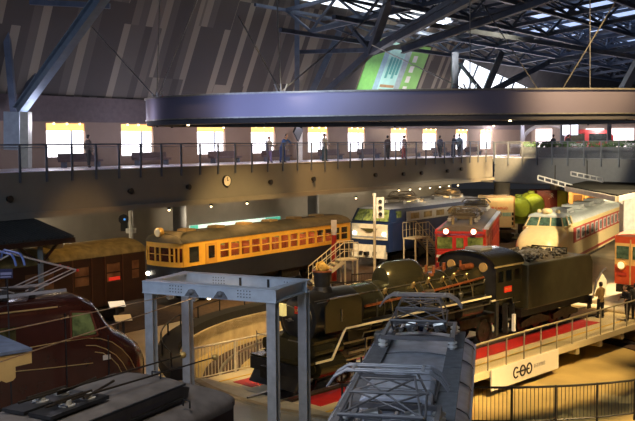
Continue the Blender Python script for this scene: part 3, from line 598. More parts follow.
bm=MB(); bm.box(-2.2,-1.1,-1.3,1.3,1.14,1.2); bm.prism([(-1.1,1.2),(-1.9,1.2),(-1.5,1.75),(-1.1,1.95)],-.6,.6); bm.build('front_footplate',boilerm,E_)
bm=MB(); bm.box(-2.65,-2.2,-.13,.13,.72,1.02); bm.box(-2.75,-2.6,-.17,.17,.68,1.06); bm.build('coupler',blackmetal,E_)
bm=MB(); bm.cyl((-1.75,.55,1.45),(-1.5,.55,1.45),.16,n=20); bm.cyl((-1.4,.0,3.35),(-1.1,0,3.35),.17,n=20); bm.split('headlamp_housing',black,E_,smooth=True)
bm=MB(); bm.cyl((-1.42,.0,3.35),(-1.4,0,3.35),.14,n=20); bm.build('headlamp_lens',cream,E_)
bm=MB(); bm.box(-1.75,-1.6,.1,.4,2.55,2.95); bm.build('lantern',M('lantern_yellow',(.7,.6,.2),.4,emit=(1,.8,.3),es=.4),E_,'small yellow lantern')
bm=MB()
for y in(-1.05,1.05): bm.cyl((-2.1,y,1.2),(-2.1,y,2.0),.02,n=6)
bm.cyl((-2.1,-1.05,1.9),(-2.1,-.5,1.9),.02,n=6); bm.cyl((-2.1,1.05,1.9),(-2.1,.5,1.9),.02,n=6); bm.build('front_handrail',steel,E_)
brass=M('brass_fitting',(.55,.4,.16),.3,.8,.2,9); gun=M('gunmetal_pipe',(.24,.22,.16),.28,.85,.2,6)
for s_ in(-1,1):
    for k,(x0,x1,zz,yy) in enumerate(((.6,8.2,1.82,1.3),(1.3,8.2,2.02,1.05),(5.3,8.3,2.62,.94),(2.2,5.3,1.4,1.28))):
        bm=MB(); bm.tube([(x0,s_*yy,zz-.2),(x0+.1,s_*yy,zz),(x1,s_*yy,zz),(x1+.08,s_*yy,zz+.15)],.028); bm.build('pipe_run',gun,E_)
    for x,zz in((2.5,2.95),(4.1,2.98),(5.0,3.05),(5.9,3.0),(6.6,3.05),(7.4,2.95)):
        bm=MB(); bm.cyl((x,s_*.62,zz-.1),(x,s_*.72,zz+.08),.07); bm.sph((x,s_*.74,zz+.1),.06); bm.tube([(x,s_*.74,zz),(x+.1,s_*.93,zz-.35),(x+.1,s_*1.0,2.15)],.018); bm.build('check_valve',brass,E_)
    for x in(5.5,6.1,6.7): bm=MB(); bm.sph((x,s_*.98,2.35),.13,(1,.8,1)); bm.cyl((x,s_*.98,2.13),(x,s_*.98,2.3),.06); bm.build('pump_fitting',gun,E_)
    bm=MB(); bm.cyl((4.55,s_*1.12,2.15),(4.55,s_*1.12,2.75),.16,n=16); bm.cyl((4.55,s_*1.12,2.75),(4.55,s_*1.12,2.82),.19,n=16); bm.build('air_pump',gun,E_)
    for x in(1.9,3.9,5.9,7.7): bm=MB(); bm.box(x,x+.05,s_*.83-.02,s_*.83+.02,2.1,2.75); bm.build('boiler_bracket',gun,E_)
for x in(2.3,4.6,6.4): bm=MB(); bm.cyl((x,0,zc),(x+.06,0,zc),rb+.03,n=40); bm.build('boiler_band',gun,E_,smooth=True)
for x in(-1.35,.35): wheelset(E_,x,.47,spk=8)
for x in(2.6,4.5,6.4): wheelset(E_,x,.875,spk=12)
wheelset(E_,8.9,.5)
# cab
wc=2.8; ze=3.28; zr=3.86
bm=MB()
for s_ in(-1,1):
    y=s_*wc/2
    bm.box(8.5,10.35,y-.02,y+.02,1.93,2.62); bm.box(8.5,10.35,y-.02,y+.02,3.08,ze)
    for a,b in((8.5,8.62),(9.02,9.2),(9.62,9.8),(10.25,10.35)): bm.box(a,b,y-.02,y+.02,2.62,3.08)
    bm.box(9.72,10.35,y-.02,y+.02,1.68,1.93)
def cabwall(x,holes=True):
    pts=roofring(x,wc,ze,zr,14,1.93); pts2=[(p[0]+.04,p[1],p[2]) for p in pts]; bm.loft([pts,pts2])
bm.box(8.5,9.9,-1.35,1.35,1.9,1.95)
cabb=bm.build('cab',boilerm,E_)
bm=MB(); cabwall(8.5); fr=bm.build('cab_front',black,cabb)
for s_ in(-1,1): bm=MB(); bm.cyl((8.44,s_*.8,3.22),(8.5,s_*.8,3.22),.19,n=20); bm.build('round_window',M('amber_glass',(.45,.3,.12),.15),cabb)
bm=MB(); bm.loft([roofring(8.38,wc+.12,ze,zr,16)+roofring(8.38,wc+.02,ze-.02,zr-.05,16)[::-1],roofring(10.5,wc+.12,ze,zr,16)+roofring(10.5,wc+.02,ze-.02,zr-.05,16)[::-1]]); rf=bm.build('cab_roof',boilerm,E_,smooth=True)
bm=MB(); bm.box(8.9,9.7,-.4,.4,zr-.03,zr+.08); bm.build('roof_hatch',silver,rf)
bm=MB()
for s_ in(-1,1): bm.box(8.34,10.5,s_*1.44-.02,s_*1.44+.02,ze-.04,ze+.03)
bm.build('rain_gutter',M('gutter_tan',(.35,.28,.14),.5),rf)
bm=MB()
for s_ in(-1,1):
    bm.box(8.62,9.02,s_*1.38-.01,s_*1.38+.01,2.62,3.08); bm.box(9.2,9.62,s_*1.38-.01,s_*1.38+.01,2.62,3.08)
bm.split('cab_window',cabglass,cabb)
bm=MB(); bm.box(8.7,9.6,-.9,.9,1.95,2.9); bm.cyl((8.6,.4,2.5),(8.8,.4,2.5),.2); bm.build('backhead',M('backhead_brown',(.12,.07,.03),.6),cabb)
bm=MB(); bm.box(9.05,9.6,-1.44,-1.42,2.18,2.42); bm.build('side_plate',redpl,cabb,'red number plate')
text('C57 135',.13,M('gold_letter',(.8,.6,.15)),E_,(9.32,-1.445,2.3),(PI/2,0,0),'number_lettering')
# tender
bm=MB(); bm.prism([(10.9,1.22),(16.45,1.22),(16.45,2.75),(16.2,3.08),(15.4,3.12),(10.9,3.12)],-1.4,1.4); tn=bm.build('tender_body',tenderm,E_,bev=.05)
bm=MB(); bm.box(10.7,16.5,-1.2,1.2,.9,1.25); bm.build('tender_frame',black,E_)
bm=MB(); rings=[]
random.seed(3)
for i in range(15):
    x=11.0+i*.3; h=.34*math.sin(PI*(i+.6)/15.2); rings.append([(x+random.uniform(-.05,.05),-1.2+2.4*j/10,3.1+h*math.sin(PI*j/10)+random.uniform(-.05,.07)*(0<j<10)) for j in range(11)])
bm.loft(rings,cap=True); bm.build('coal_heap',coalm,tn)
bm=MB()
for i in range(230): bm.sph((random.uniform(11.1,15.1),random.uniform(-1.1,1.1),3.16+random.uniform(.02,.22)),random.uniform(.05,.1),n=6)
o=bm.build('coal_lumps',coalm,tn); o['kind']='stuff'
bm=MB(); bm.cyl((15.75,0,3.1),(15.75,0,3.3),.3); bm.cyl((14.9,-.9,3.1),(14.9,-.9,3.45),.03); bm.cyl((14.9,.9,3.1),(14.9,.9,3.45),.03); bm.cyl((14.9,-.9,3.45),(14.9,.9,3.45),.03); bm.build('water_hatch',boilerm,tn)
for x in(11.7,12.9,14.3,15.5): wheelset(E_,x,.43)
bm=MB()
for s_ in(-1,1):
    for c in(12.3,14.9): bm.prism([(c-1.1,.35),(c-1.1,.55),(c-.3,.75),(c+.3,.75),(c+1.1,.55),(c+1.1,.35)],s_*.85-.05,s_*.85+.05)
bm.build('tender_bogie_frame',blackmetal,E_)
bm=MB(); bm.box(16.5,16.6,-1.3,1.3,.7,1.1); bm.box(16.6,17.0,-.14,.14,.75,1.0); bm.cyl((16.55,-.9,2.6),(16.7,-.9,2.6),.13); bm.beam((16.5,-1.2,.5),(16.5,-1.2,.9),.3,.05); bm.split('rear_coupler',blackmetal,E_)
bm=MB(); bm.box(9.5,9.62,-1.62,-1.5,.55,1.25); bm.build('white_marker_post',white,E_,'small white marker')
# ================= generic railcar with windows =================
def car(t,L,w_,zf,zs,zh,ze,zr,wins,m_low,m_up,m_roof,zsplit=None,glass=None,nside=-1,lowgap=None,endwin=True,interior=None,bothends=False,sash=None):
    """body from strips: sill, header and pillars; zs/zh window bottom/top"""
    zsplit=zsplit or zs
    bm=MB()
    for s_ in(-1,1):
        y=s_*w_/2; bm.box(0,L,y-.03,y+.03,zf,zsplit)
    bm.box(0,L,-w_/2,w_/2,zf,zf+.08); bm.box(L-.06,L,-w_/2,w_/2,zf,ze); bm.build('lower_body',m_low,t)
    bm=MB()
    for s_ in(-1,1):
        y=s_*w_/2
        if zsplit<zs: bm.box(0,L,y-.032,y+.032,zsplit,zs)
        bm.box(0,L,y-.032,y+.032,zh,ze); x=0
        for a,b in wins: bm.box(x,a,y-.032,y+.032,zs,zh); x=b
        bm.box(x,L,y-.032,y+.032,zs,zh)
    up_=bm.build('upper_body',m_up,t)
    if sash:
        bm=MB()
        for a,b in wins:
            for s_ in(-1,1): bm.box(a,b,s_*w_/2-.02,s_*w_/2+.02,zs+(zh-zs)*.5-.03,zs+(zh-zs)*.5+.03)
        bm.split('window_sash',sash,up_)
    for k,(a,b) in enumerate(wins):
        bm=MB(); y=nside*w_/2; bm.box(a,b,y-.008,y+.008,zs,zh); bm.build('window_pane',glass or cabglass,t)
    bm=MB(); y=-nside*w_/2; bm.box(.3,L,y-.01,y+.01,zs,zh); bm.build('far_window_glass',M('far_window_tint',(.16,.15,.08),.3,0,.6,1.2,col2=(.5,.5,.3)) if interior else (glass or dglass),t)
    n=12
    bm=MB(); bm.loft([roofring(-.06,w_+.12,ze-.03,zr,n),roofring(L+.06,w_+.12,ze-.03,zr,n)]); bm.build('roof',m_roof,t,smooth=True)
    if interior:
        bm=MB(); x=.9
        while x<L-1: 
            for y in(-w_/2+.1,.2): bm.box(x,x+.12,y,y+w_/2-.3,zf+.3,zs+.38)
            x+=1.25
        bm.build('seats',interior,t)
    bm=MB(); bm.box(1,L-1,-.9,.9,zf-.35,zf); bm.box(L*.3,L*.45,-1.15,1.15,zf-.6,zf); bm.box(L*.55,L*.66,-1.15,1.15,zf-.55,zf); bm.build('underframe',blackmetal,t)
    bogie(t,2.6); bogie(t,L-2.6)
# ---- orange and navy railcar ----
oc=P(183,250,46); n_=Vector((-.797,.605,0)); 
O_=thing('vintage_railcar','orange topped wooden railcar with dark lower body and clerestory vents below the balcony','railcar',(oc.x+n_.x*1.35,oc.y+n_.y*1.35,0),H(37.2))
wins_=[(.45,1.05),(1.75,2.3)]+[(2.75+i*.86,2.75+i*.86+.68) for i in range(14)]
car(O_,14.9,2.7,.95,2.22,2.98,3.26,3.72,wins_,navy,orange,brownroof,zsplit=2.0,interior=seatred,sash=orange,nside=-1)
# rounded front
def front_arc(z,r=.35,n=12,w_=2.7): return [(-r*math.sin(PI*i/n),w_/2*math.cos(PI*i/n),z) for i in range(n+1)]
for z0,z1,m_ in((.95,2.0,navy),(2.0,2.25,orange),(2.98,3.26,orange)):
    bm=MB(); bm.prism([(p[0],p[1]) for p in front_arc(0)],z0,z1,'z'); bm.build('front_panel',m_,O_)
bm=MB()
for i in (0,2,3.05,5,6.05,8,9,10.1,12): 
    a=PI*i/12; bm.box(-.35*math.sin(a)-.03,-.35*math.sin(a)+.03,1.35*math.cos(a)-.045,1.35*math.cos(a)+.045,2.25,2.98)
bm.box(-.33,-.27,-.9,.9,2.6,2.64)
bm.build('front_window_frame',orange,O_)
bm=MB(); bm.prism([(p[0]*.93,p[1]*.99) for p in front_arc(0)],2.25,2.98,'z'); bm.build('front_glass',M('cab_dark_glass',(.06,.015,.01),.12,0,.6,3),O_)
bm=MB(); rings=[]
for k_ in range(6):
    f=k_/5; rings.append([(-.35*math.sin(PI*i/12)*(1-.0*f)-.06+.9*f**2.2,(1.41*(1-.45*f))*math.cos(PI*i/12),3.24+.5*math.sin(f*PI/2)) for i in range(13)])
bm.loft(rings); bm.build('roof_front',brownroof,O_,smooth=True)
bm=MB(); bm.cyl((-.35,.15,3.75),(-.1,.15,3.75),.24,n=20); hl=bm.build('headlamp',M('brass_lamp',(.6,.4,.12),.3,.6),O_,smooth=True); bm=MB(); bm.cyl((-.37,.15,3.75),(-.35,.15,3.75),.2,n=20); bm.build('lens',cream,hl)
for i in range(6): bm=MB(); bm.prism([(1.6+i*2.3+dx,3.66+dz) for dx,dz in((-.4,0),(-.32,.16),(.32,.16),(.4,0))],-.35,.35); bm.build('roof_vent',M('vent_tan',(.3,.2,.08),.6),O_)
for s_ in(-1,1): bm=MB(); bm.sph((-.35,s_*.95,1.55),.11,n=8); bm.build('marker_lamp',lampw,O_)
bm=MB(); bm.box(1.6,2.45,-1.42,-1.39,2.0,3.1); q=bm.build('door',M('orange_door',(.6,.3,.05),.4),O_); bm=MB(); bm.box(1.8,2.25,-1.44,-1.42,2.3,2.95); bm.build('door_glass',dglass,q); bm=MB(); bm.box(.42,1.1,-1.4,-1.38,2.2,3.0); bm.build('cab_side_window',dglass,O_)
lp=light('AREA',(0,0,0),420,(1,.8,.5),None,10,size_y=1.2); lp.data.shape='RECTANGLE'; lp.data.size=12; lp.data.size_y=1.2; lp.parent=O_; lp.location=(8,0,3.2)
# ---- brown railcar at left ----
bc=P(144,250,43); D_=R(37.45)
br=thing('brown_railcar','dark brown wooden railcar with mottled gold lit roof standing left of the yellow one','railcar',(bc.x-.794*1.35,bc.y+.608*1.35,0),H(37.45+180))
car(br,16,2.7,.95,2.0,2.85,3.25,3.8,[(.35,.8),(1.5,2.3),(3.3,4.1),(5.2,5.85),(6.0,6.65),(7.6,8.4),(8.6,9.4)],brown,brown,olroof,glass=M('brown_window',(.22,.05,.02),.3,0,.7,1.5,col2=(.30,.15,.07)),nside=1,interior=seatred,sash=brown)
bm=MB(); bm.box(-.05,0,-1.35,1.35,.95,3.25); q=bm.build('end_wall',brown,br); bm=MB(); bm.box(-.08,-.05,-.9,-.3,2.1,2.9); bm.box(-.08,-.05,.3,.9,2.1,2.9); bm.build('end_window',dglass,q)
bm=MB(); bm.cyl((4.4,.2,3.72),(4.4,.2,3.98),.5,n=24); bm.build('roof_drum',M('drum_grey',(.16,.14,.11),.6),br)
for a,b in((1.35,2.45),(3.15,4.25),(7.45,8.55)):
    bm=MB(); bm.box(a,a+.06,1.36,1.42,1.0,3.2); bm.box(b-.06,b,1.36,1.42,1.0,3.2); bm.build('door_frame',M('brown_trim',(.1,.04,.02),.4),br)
bm=MB(); bm.box(1.55,2.2,1.37,1.41,2.05,2.2); bm.build('red_notice',M('red_notice',(.6,.02,.02),.5,emit=(1,.05,.02),es=.35),br)
# ---- blue and cream electric locomotive ----
bc=P(389,240,60)
bl=thing('electric_locomotive','blue and cream electric locomotive with slanted windscreens behind the tall signal post','locomotive',(bc.x-.794*1.45,bc.y+.608*1.45,0),H(37.5))
W2=1.65
def sect(x,w_,z0,z1): return [(x,w_,z0),(x,w_,z1),(x,-w_,z1),(x,-w_,z0)]
bm=MB(); bm.loft([sect(-.15,W2-.1,1.0,2.95),sect(.15,W2,1.0,3.0),sect(13,W2,1.0,3.0)]); bm.build('body_lower',bluep,bl,bev=.05)
bm=MB(); bm.loft([[(-.05,W2-.08,3.0),(.5,W2-.2,3.85),(.5,-W2+.2,3.85),(-.05,-W2+.08,3.0)],[(.5,W2,3.0),(.9,W2-.1,3.85),(.9,-W2+.1,3.85),(.5,-W2,3.0)],[(13,W2,3.0),(13,W2-.1,3.85),(13,-W2+.1,3.85),(13,-W2,3.0)]]); bm.build('body_upper',bluep,bl)
bm=MB(); bm.loft([roofring(.48,2.6,3.83,3.95,8),roofring(1.3,3.0,3.84,4.12,8),roofring(13,3.0,3.84,4.12,8)]); bm.build('roof',silver,bl,smooth=True)
bm=MB(); bm.box(-.2,-.1,-1.45,1.45,1.8,2.85); bm.build('cream_face',M('loco_cream',(.8,.72,.55),.4),bl,'cream nose panel')
bm=MB(); bm.box(-.22,-.2,-1.42,1.42,1.92,2.02); bm.build('grey_band',silver,bl)
bm=MB(); bm.prism([(-.2,1.45),(-.45,.6),(.0,.5),(.1,1.45)],-1.3,1.3); bm.build('skirt',M('loco_cream2',(.62,.58,.45),.5),bl,'cream lower skirt')
for y in(-.55,.55):
    bm=MB(); bm.box(-.48,-.3,y-.12,y+.12,.75,1.0); bm.build('skirt_opening',black,bl)
bm=MB(); bm.loft([[(-.26,-.7,2.55),(-.26,-.15,2.3),(-.26,.15,2.3),(-.26,.7,2.55)],[(-.21,-.7,2.55),(-.21,-.15,2.3),(-.21,.15,2.3),(-.21,.7,2.55)]]); bm.build('wing_emblem',M('emblem_dark',(.08,.07,.02),.4),bl)
for y in(-1.2,1.2): bm=MB(); bm.cyl((-.28,y,2.2),(-.2,y,2.2),.11,n=14); bm.build('headlamp',lampw,bl)
for a,b in((-1.42,-.74),(-.68,-.03),(.03,.68),(.74,1.42)):
    bm=MB(); k=.85; bm.loft([[(-.05,a,3.06),(-.05,b,3.06),(.43,b*k,3.8),(.43,a*k,3.8)],[(0,a,3.06),(0,b,3.06),(.49,b*k,3.8),(.49,a*k,3.8)]]); bm.build('windscreen',gglass,bl)
bm=MB()
for y in(-1.66,): bm.box(1.9,13,y-.02,y+.02,2.95,3.6)
sv=bm.build('silver_band',M('bright_band',(.5,.52,.56),.35,.6,.1),bl)
for i in range(6): bm=MB(); bm.box(2.4+i*1.75,3.5+i*1.75,-1.7,-1.68,3.08,3.48); bm.build('side_window',M('side_window_warm',(.16,.12,.05),.3,0,.6,2,col2=(.4,.3,.14)),bl)
bm=MB(); bm.box(.7,1.3,-1.62,-1.5,3.1,3.7); bm.build('cab_side_window',gglass,bl)
panto(bl,4.0,4.3,2.0,.55,.9,M('panto_dark',(.16,.13,.09),.5,.4)); panto(bl,10.5,4.3,2.0,.5,.9,M('panto_dark',(.16,.13,.09)))
bm=MB(); bm.box(6,7,-.6,.6,4.05,4.25); bm.box(7.5,8.7,-.6,.6,4.05,4.3); bm.cyl((6,.7,4.2),(12,.7,4.2),.05); bm.split('roof_equipment',greydark,bl)
for x in(2.6,6.6,10.6): bogie(bl,x)
bm=MB(); bm.box(4.2,5,-1.2,1.2,.4,1.0); bm.box(8.2,9,-1.2,1.2,.4,1.0); bm.split('underframe',black,bl)
bm=MB(); bm.box(-.75,-.4,-.13,.13,.75,1.0); bm.build('coupler',blackmetal,bl)
# ---- red electric locomotive ----
rc=P(460,240,49.3)
rd=thing('electric_locomotive','bright red electric locomotive with two lit headlamps behind the steam engine cab','locomotive',(rc.x,rc.y,0),H(14.5))
W3=1.4
bm=MB(); bm.loft([sect(0,W3-.12,1.0,2.3),sect(.2,W3,1.0,2.3),sect(13.8,W3,1.0,2.3)]); bm.loft([sect(0,W3-.12,2.3,3.0),sect(.2,W3,2.3,3.0),sect(13.8,W3,2.3,3.0)]); bm.loft([sect(0,W3-.12,3.0,3.25),sect(.2,W3,3.0,3.5),sect(13.8,W3,3.0,3.5)]); bm.build('body',redp,rd,bev=.04)
bm=MB(); bm.loft([roofring(-.08,2.7,3.3,3.72,8),roofring(13.8,2.7,3.48,3.8,8)]); bm.build('roof',M('loco_roof',(.16,.13,.11),.6),rd,smooth=True)
bm=MB(); bm.box(-.1,.0,-1.38,1.38,3.28,3.42); bm.build('brow',redp,rd)
for y in(-.75,.75): bm=MB(); bm.cyl((-.2,y,3.42),(-.02,y,3.42),.18,n=16); q=bm.build('headlamp',redp,rd); bm=MB(); bm.sph((-.22,y,3.42),.14,(.4,1,1)); bm.build('lens',lampm,q)
for a,b in((-1.25,-.42),(.42,1.25)): bm=MB(); bm.box(-.03,.02,a,b,2.45,3.1); bm.build('windscreen',gglass,rd)
bm=MB(); bm.box(-.05,.02,-.3,.3,1.2,3.2); q=bm.build('end_door',redp,rd); bm=MB(); bm.box(-.07,-.05,-.2,.2,2.5,3.05); bm.build('door_window',gglass,q)
bm=MB(); bm.box(-.03,.0,-1.3,-.35,1.95,2.1); bm.box(-.03,.0,.35,1.3,1.95,2.1); bm.build('white_band',white,rd,'white waist band')
for y in(-.75,.75):
    bm=MB(); bm.tube([(-.18,y-.35,1.5),(-.2,y-.35,1.85),(-.2,y+.35,1.85),(-.18,y+.35,1.5)],.02); bm.build('handrail',steel,rd)
bm=MB(); bm.box(-.03,.02,-.9,.9,.6,1.0); bm.box(-.5,-.03,-.13,.13,.72,1.0); bm.build('coupler',blackmetal,rd)
for i in range(6): bm=MB(); bm.box(1.6+i*1.9,2.9+i*1.9,-1.43,-1.4,2.4,3.0); bm.build('side_louvre',M('louvre_red',(.25,.02,.015),.5),rd)
panto(rd,2.4,4.05,1.9,.55,.9,M('panto_dark',(.16,.13,.09))); panto(rd,11,4.05,1.9,.5,.9,M('panto_dark',(.16,.13,.09)))
bm=MB(); bm.box(4.2,6.5,-.6,.6,3.75,4.0); bm.box(7.2,9,-.7,.7,3.75,3.95); 
for x in(1,3.8,6.9): bm.cyl((x,.5,3.7),(x,.5,4.1),.08); bm.cyl((x,-.5,3.7),(x,-.5,4.1),.08)
bm.split('roof_equipment',M('roof_gear_tan',(.3,.24,.14),.5),rd)
bm=MB(); bm.box(.4,12.6,-1.52,-1.28,3.5,3.62); bm.split('gutter_walkway',M('pale_walkway',(.5,.55,.7),.4),rd,'pale walkway along the roof edge')
bogie(rd,3); bogie(rd,10.8); bm=MB(); bm.box(4.8,9,-1.2,1.2,.4,1.0); bm.build('underframe',black,rd)
# ---- cream and red bonnet express ----
ec=P(568,240,56); eh=28.2; nn=Vector((-math.cos(R(eh)),math.sin(R(eh)),0))
ex=thing('express_railcar','cream express train with rounded bonnet nose and red window band at the right','train',(ec.x+nn.x*1.45,ec.y+nn.y*1.45,0),H(eh))
W4=1.45
def hull(x,w_,z0,zm,zt,sq=1.0,n=14):
    pts=[]
    for i in range(n+1):
        a=PI*i/n; c=math.cos(a); s_=math.sin(a); pts.append((x,w_*math.copysign(abs(c)**(.5*sq),c),zm+(zt-zm)*abs(s_)**(.7)))
    return [(x,w_*.88,z0)]+pts+[(x,-w_*.88,z0)]
bm=MB(); bm.loft([hull(-2.75,.75,.85,1.2,1.6),hull(-2.7,.95,.6,1.35,1.95),hull(-2.5,1.15,.45,1.5,2.3),hull(-2.0,1.3,.4,1.7,2.6),hull(-1.0,1.42,.4,1.9,2.88),hull(-.2,W4,.4,2.0,3.0),hull(.9,W4,.4,2.1,3.05)]); nz=bm.build('bonnet_nose',expcream,ex,smooth=True)
bm=MB(); bm.box(0,24,-W4,W4,.6,1.75); bm.build('lower_side',expcream,ex); bm=MB(); bm.box(.1,24,-W4-.002,W4+.002,1.75,2.9); bm.box(1.0,24,-W4+.05,W4-.05,2.9,3.12); bm.build('upper_side',expcream,ex)
bm=MB(); bm.box(1.5,24,-W4-.02,-W4,1.8,2.78); rbn=bm.build('window_band',expred,ex,'red window band')
bm=MB(); bm.box(.2,24,-W4-.02,-W4,.74,.92); bm.build('skirt_stripe',expred,ex,'thin red skirt stripe')
for i in range(14):
    x=2.3+i*1.5; bm=MB(); bm.box(x,x+.98,-W4-.04,-W4-.02,1.92,2.68); q=bm.build('window_frame',M('window_frame_pale',(.6,.58,.5),.4),rbn); bm=MB(); bm.box(x+.12,x+.86,-W4-.055,-W4-.04,2.02,2.58); bm.build('window_pane',M('pane_grey',(.14,.17,.18),.2,0,.5,5,col2=(.55,.52,.45)),q)
bm=MB(); bm.loft([roofring(.9,2.6,3.05,3.2,10),roofring(1.8,2.9,3.08,3.55,10),roofring(24,2.9,3.08,3.6,10)]); bm.build('roof',exproof,ex,smooth=True)
# cab greenhouse
bm=MB(); bm.loft([[(-.25,1.2,2.97),(.15,1.0,3.53),(.15,-1.0,3.53),(-.25,-1.2,2.97)],[(.3,1.38,3.02),(.5,1.2,3.58),(.5,-1.2,3.58),(.3,-1.38,3.02)],[(1.3,1.42,3.07),(1.3,1.25,3.60),(1.3,-1.25,3.60),(1.3,-1.42,3.07)]]); cg=bm.build('cab_windows',tealglass,ex)
bm=MB()
for y0,y1 in((-.4,-.34),(.4,.34),(-1.2,-1.0),(1.2,1.0)): bm.beam((-.27,y0,2.96),(.14,y1,3.54),.07,.05)
bm.beam((-.27,-1.2,2.97),(-.27,1.2,2.97),.08,.08); bm.beam((.3,-1.4,3.02),(.5,-1.22,3.58),.06,.08); bm.beam((1.3,-1.44,3.02),(1.3,-1.27,3.58),.3,.08); bm.beam((-.27,-1.22,2.97),(1.3,-1.45,3.07),.06,.06); bm.build('window_pillar',expcream,cg)
bm=MB(); bm.loft([roofring(.1,2.2,3.52,3.63,8),roofring(.5,2.45,3.54,3.78,8),roofring(1.5,2.6,3.54,3.80,8)]); bm.build('cab_roof',exproof,ex,smooth=True)
bm=MB(); bm.sph((.5,0,3.88),.3,(1.1,1.2,.7)); bm.sph((.9,.6,3.83),.15); bm.sph((.9,-.6,3.83),.15); bm.build('roof_headlamp_pod',expcream,ex,smooth=True)
bm=MB(); bm.loft([[(x,-.45,2.0),(x,0,1.76),(x,.45,2.0),(x,.12,1.96),(x,0,2.0),(x,-.12,1.96)] for x in(-2.74,-2.5)]); bm.build('wing_emblem',M('emblem_dark',(.08,.07,.02)),nz)
for s_ in(-1,1):
    bm=MB(); bm.tube([(-2.72,s_*.5,1.12),(-2.55,s_*1.1,1.2),(-2.0,s_*1.34,1.25)],.1,8); bm.build('red_whisker',expred,nz,'red nose streak')
    bm=MB(); bm.sph((-2.6,s_*.92,1.4),.12); bm.build('nose_lamp',cream,nz)
for i in range(4):
    bm=MB(); x=3.5+i*3.6; bm.box(x,x+1.6,-.6,.6,3.58,3.85); bm.box(x+.2,x+1.4,-.75,.75,3.56,3.66); bm.build('roof_unit',M('unit_grey',(.34,.35,.33),.6),ex)
bogie(ex,3.2); bogie(ex,20); bm=MB(); bm.box(5.5,13,-1.3,1.3,.35,.7); bm.build('underframe',black,ex)
# ---- red and cream express at the right edge ----
rc=P(612.5,240,46); eh=46; nn=Vector((-math.cos(R(eh)),math.sin(R(eh)),0))
rx=thing('express_railcar','orange red and cream railcar front with round headlamp at the right edge','train',(rc.x-nn.x*1.4,rc.y-nn.y*1.4,0),H(eh))
W5=1.4; RO_=M('vermilion',(.62,.09,.03),.4,0,.08); RC_=M('railcar_cream',(.85,.55,.2),.4,0,.05)
def band5(z0,z1,m_,nm):
    bm=MB(); bm.loft([sect(0,W5-.15,z0,z1),sect(.25,W5,z0,z1),sect(14,W5,z0,z1)]); return bm.build(nm,m_,rx)
band5(1.0,1.98,RO_,'lower_body'); band5(1.98,3.1,RC_,'window_level'); band5(3.1,3.45,RO_,'upper_body')
bm=MB(); bm.loft([roofring(.0,2.5,3.43,3.6,8),roofring(.5,2.75,3.43,3.8,8),roofring(14,2.75,3.43,3.8,8)]); bm.build('roof',M('pink_roof',(.45,.18,.13),.6),rx,smooth=True)
for a,b in((-1.15,-.5),(-.28,.28),(.5,1.15)): bm=MB(); bm.box(-.03,.02,a,b,2.3,2.95); bm.build('windscreen',tealglass,rx)
bm=MB()
for y in(-.4,.4): bm.box(-.04,0,y-.03,y+.03,1.0,3.3)
bm.build('door_pillar',M('pillar_cream',(.6,.42,.18),.5),rx)
for s_ in(-1,1): bm=MB(); bm.cyl((-.12,s_*.85,1.98),(0,s_*.85,1.98),.23,n=20); q=bm.build('headlamp',RC_,rx); bm=MB(); bm.cyl((-.14,s_*.85,1.98),(-.12,s_*.85,1.98),.18,n=18); bm.build('lens',M('lamp_lens',(1,.9,.6),.3,emit=(1,.8,.45),es=.7),q); bm=MB(); bm.box(-.05,0,s_*.85-.25,s_*.85+.25,1.45,1.6); bm.build('tail_lamp',expred,rx)
bm=MB(); bm.box(-.15,.1,-1.1,1.1,.6,1.0); bm.box(-.6,-.1,-.15,.15,.7,1.0); bm.tube([(-.3,-.5,.9),(-.35,-.5,.4),(-.3,-.2,.3)],.04); bm.tube([(-.3,.5,.9),(-.35,.5,.4),(-.3,.8,.3)],.04); bm.build('coupler',blackmetal,rx)
bm=MB(); bm.box(1.2,3.2,-.6,.6,3.75,4.0); bm.build('roof_unit',white,rx,'white roof unit')
bogie(rx,2.4); bogie(rx,11); bm=MB(); bm.box(4.5,9,-1.2,1.2,.4,1.0); bm.build('underframe',black,rx)
for i in range(6): bm=MB(); bm.box(2+i*1.7,3+i*1.7,-W5-.01,W5+.01,2.3,2.9); bm.build('side_window',tealglass,rx)
# ================= maroon streamlined locomotive (left) =================
hd=R(52.7); sl=thing('streamlined_locomotive','dark maroon streamlined locomotive with rounded nose and thin gold lines at far left','locomotive',(-6.25,29.3,0),H(52.7+180))
def hull6(x,w_,z0,zt,zsh,n=12):
    pts=[(x,w_*.96,z0),(x,w_,(z0+zsh)/2)]
    for i in range(n+1):
        a=PI*i/n; c=math.cos(a); s_=math.sin(a); pts.append((x,w_*math.copysign(abs(c)**.55,c),zsh+(zt-zsh)*abs(s_)**.8))
    pts+=[(x,-w_,(z0+zsh)/2),(x,-w_*.96,z0)]; return pts
bm=MB(); bm.loft([hull6(x,w_,z0,zt,zs) for x,w_,z0,zt,zs in ((-.25,.35,.95,1.3,1.1),(-.18,.7,.8,1.6,1.2),(.05,1.0,.75,1.95,1.4),(.4,1.2,.75,2.25,1.6),(.8,1.33,.75,2.5,1.8),(1.15,1.39,.75,2.75,2.0),(1.4,1.4,.75,3.15,2.3),(1.7,1.4,.75,3.55,2.8),(2.2,1.4,.75,3.75,3.1),(16,1.4,.75,3.8,3.12))]); sb_=bm.build('body',maroon,sl,smooth=True)
bm=MB(); bm.prism([(1.75,2.55),(1.95,3.22),(2.5,3.3),(2.5,2.55)],1.385,1.425); bm.build('cab_window',gglass,sl)
bm=MB()
for a,b in(((1.7,2.5),(1.92,3.25)),((1.92,3.25),(2.55,3.33)),((2.55,3.33),(2.55,2.5)),((2.55,2.5),(1.7,2.5))): bm.beam((a[0],1.42,a[1]),(b[0],1.42,b[1]),.05,.05)
bm.build('cab_window_frame',M('maroon_trim',(.16,.04,.02),.35),sl)
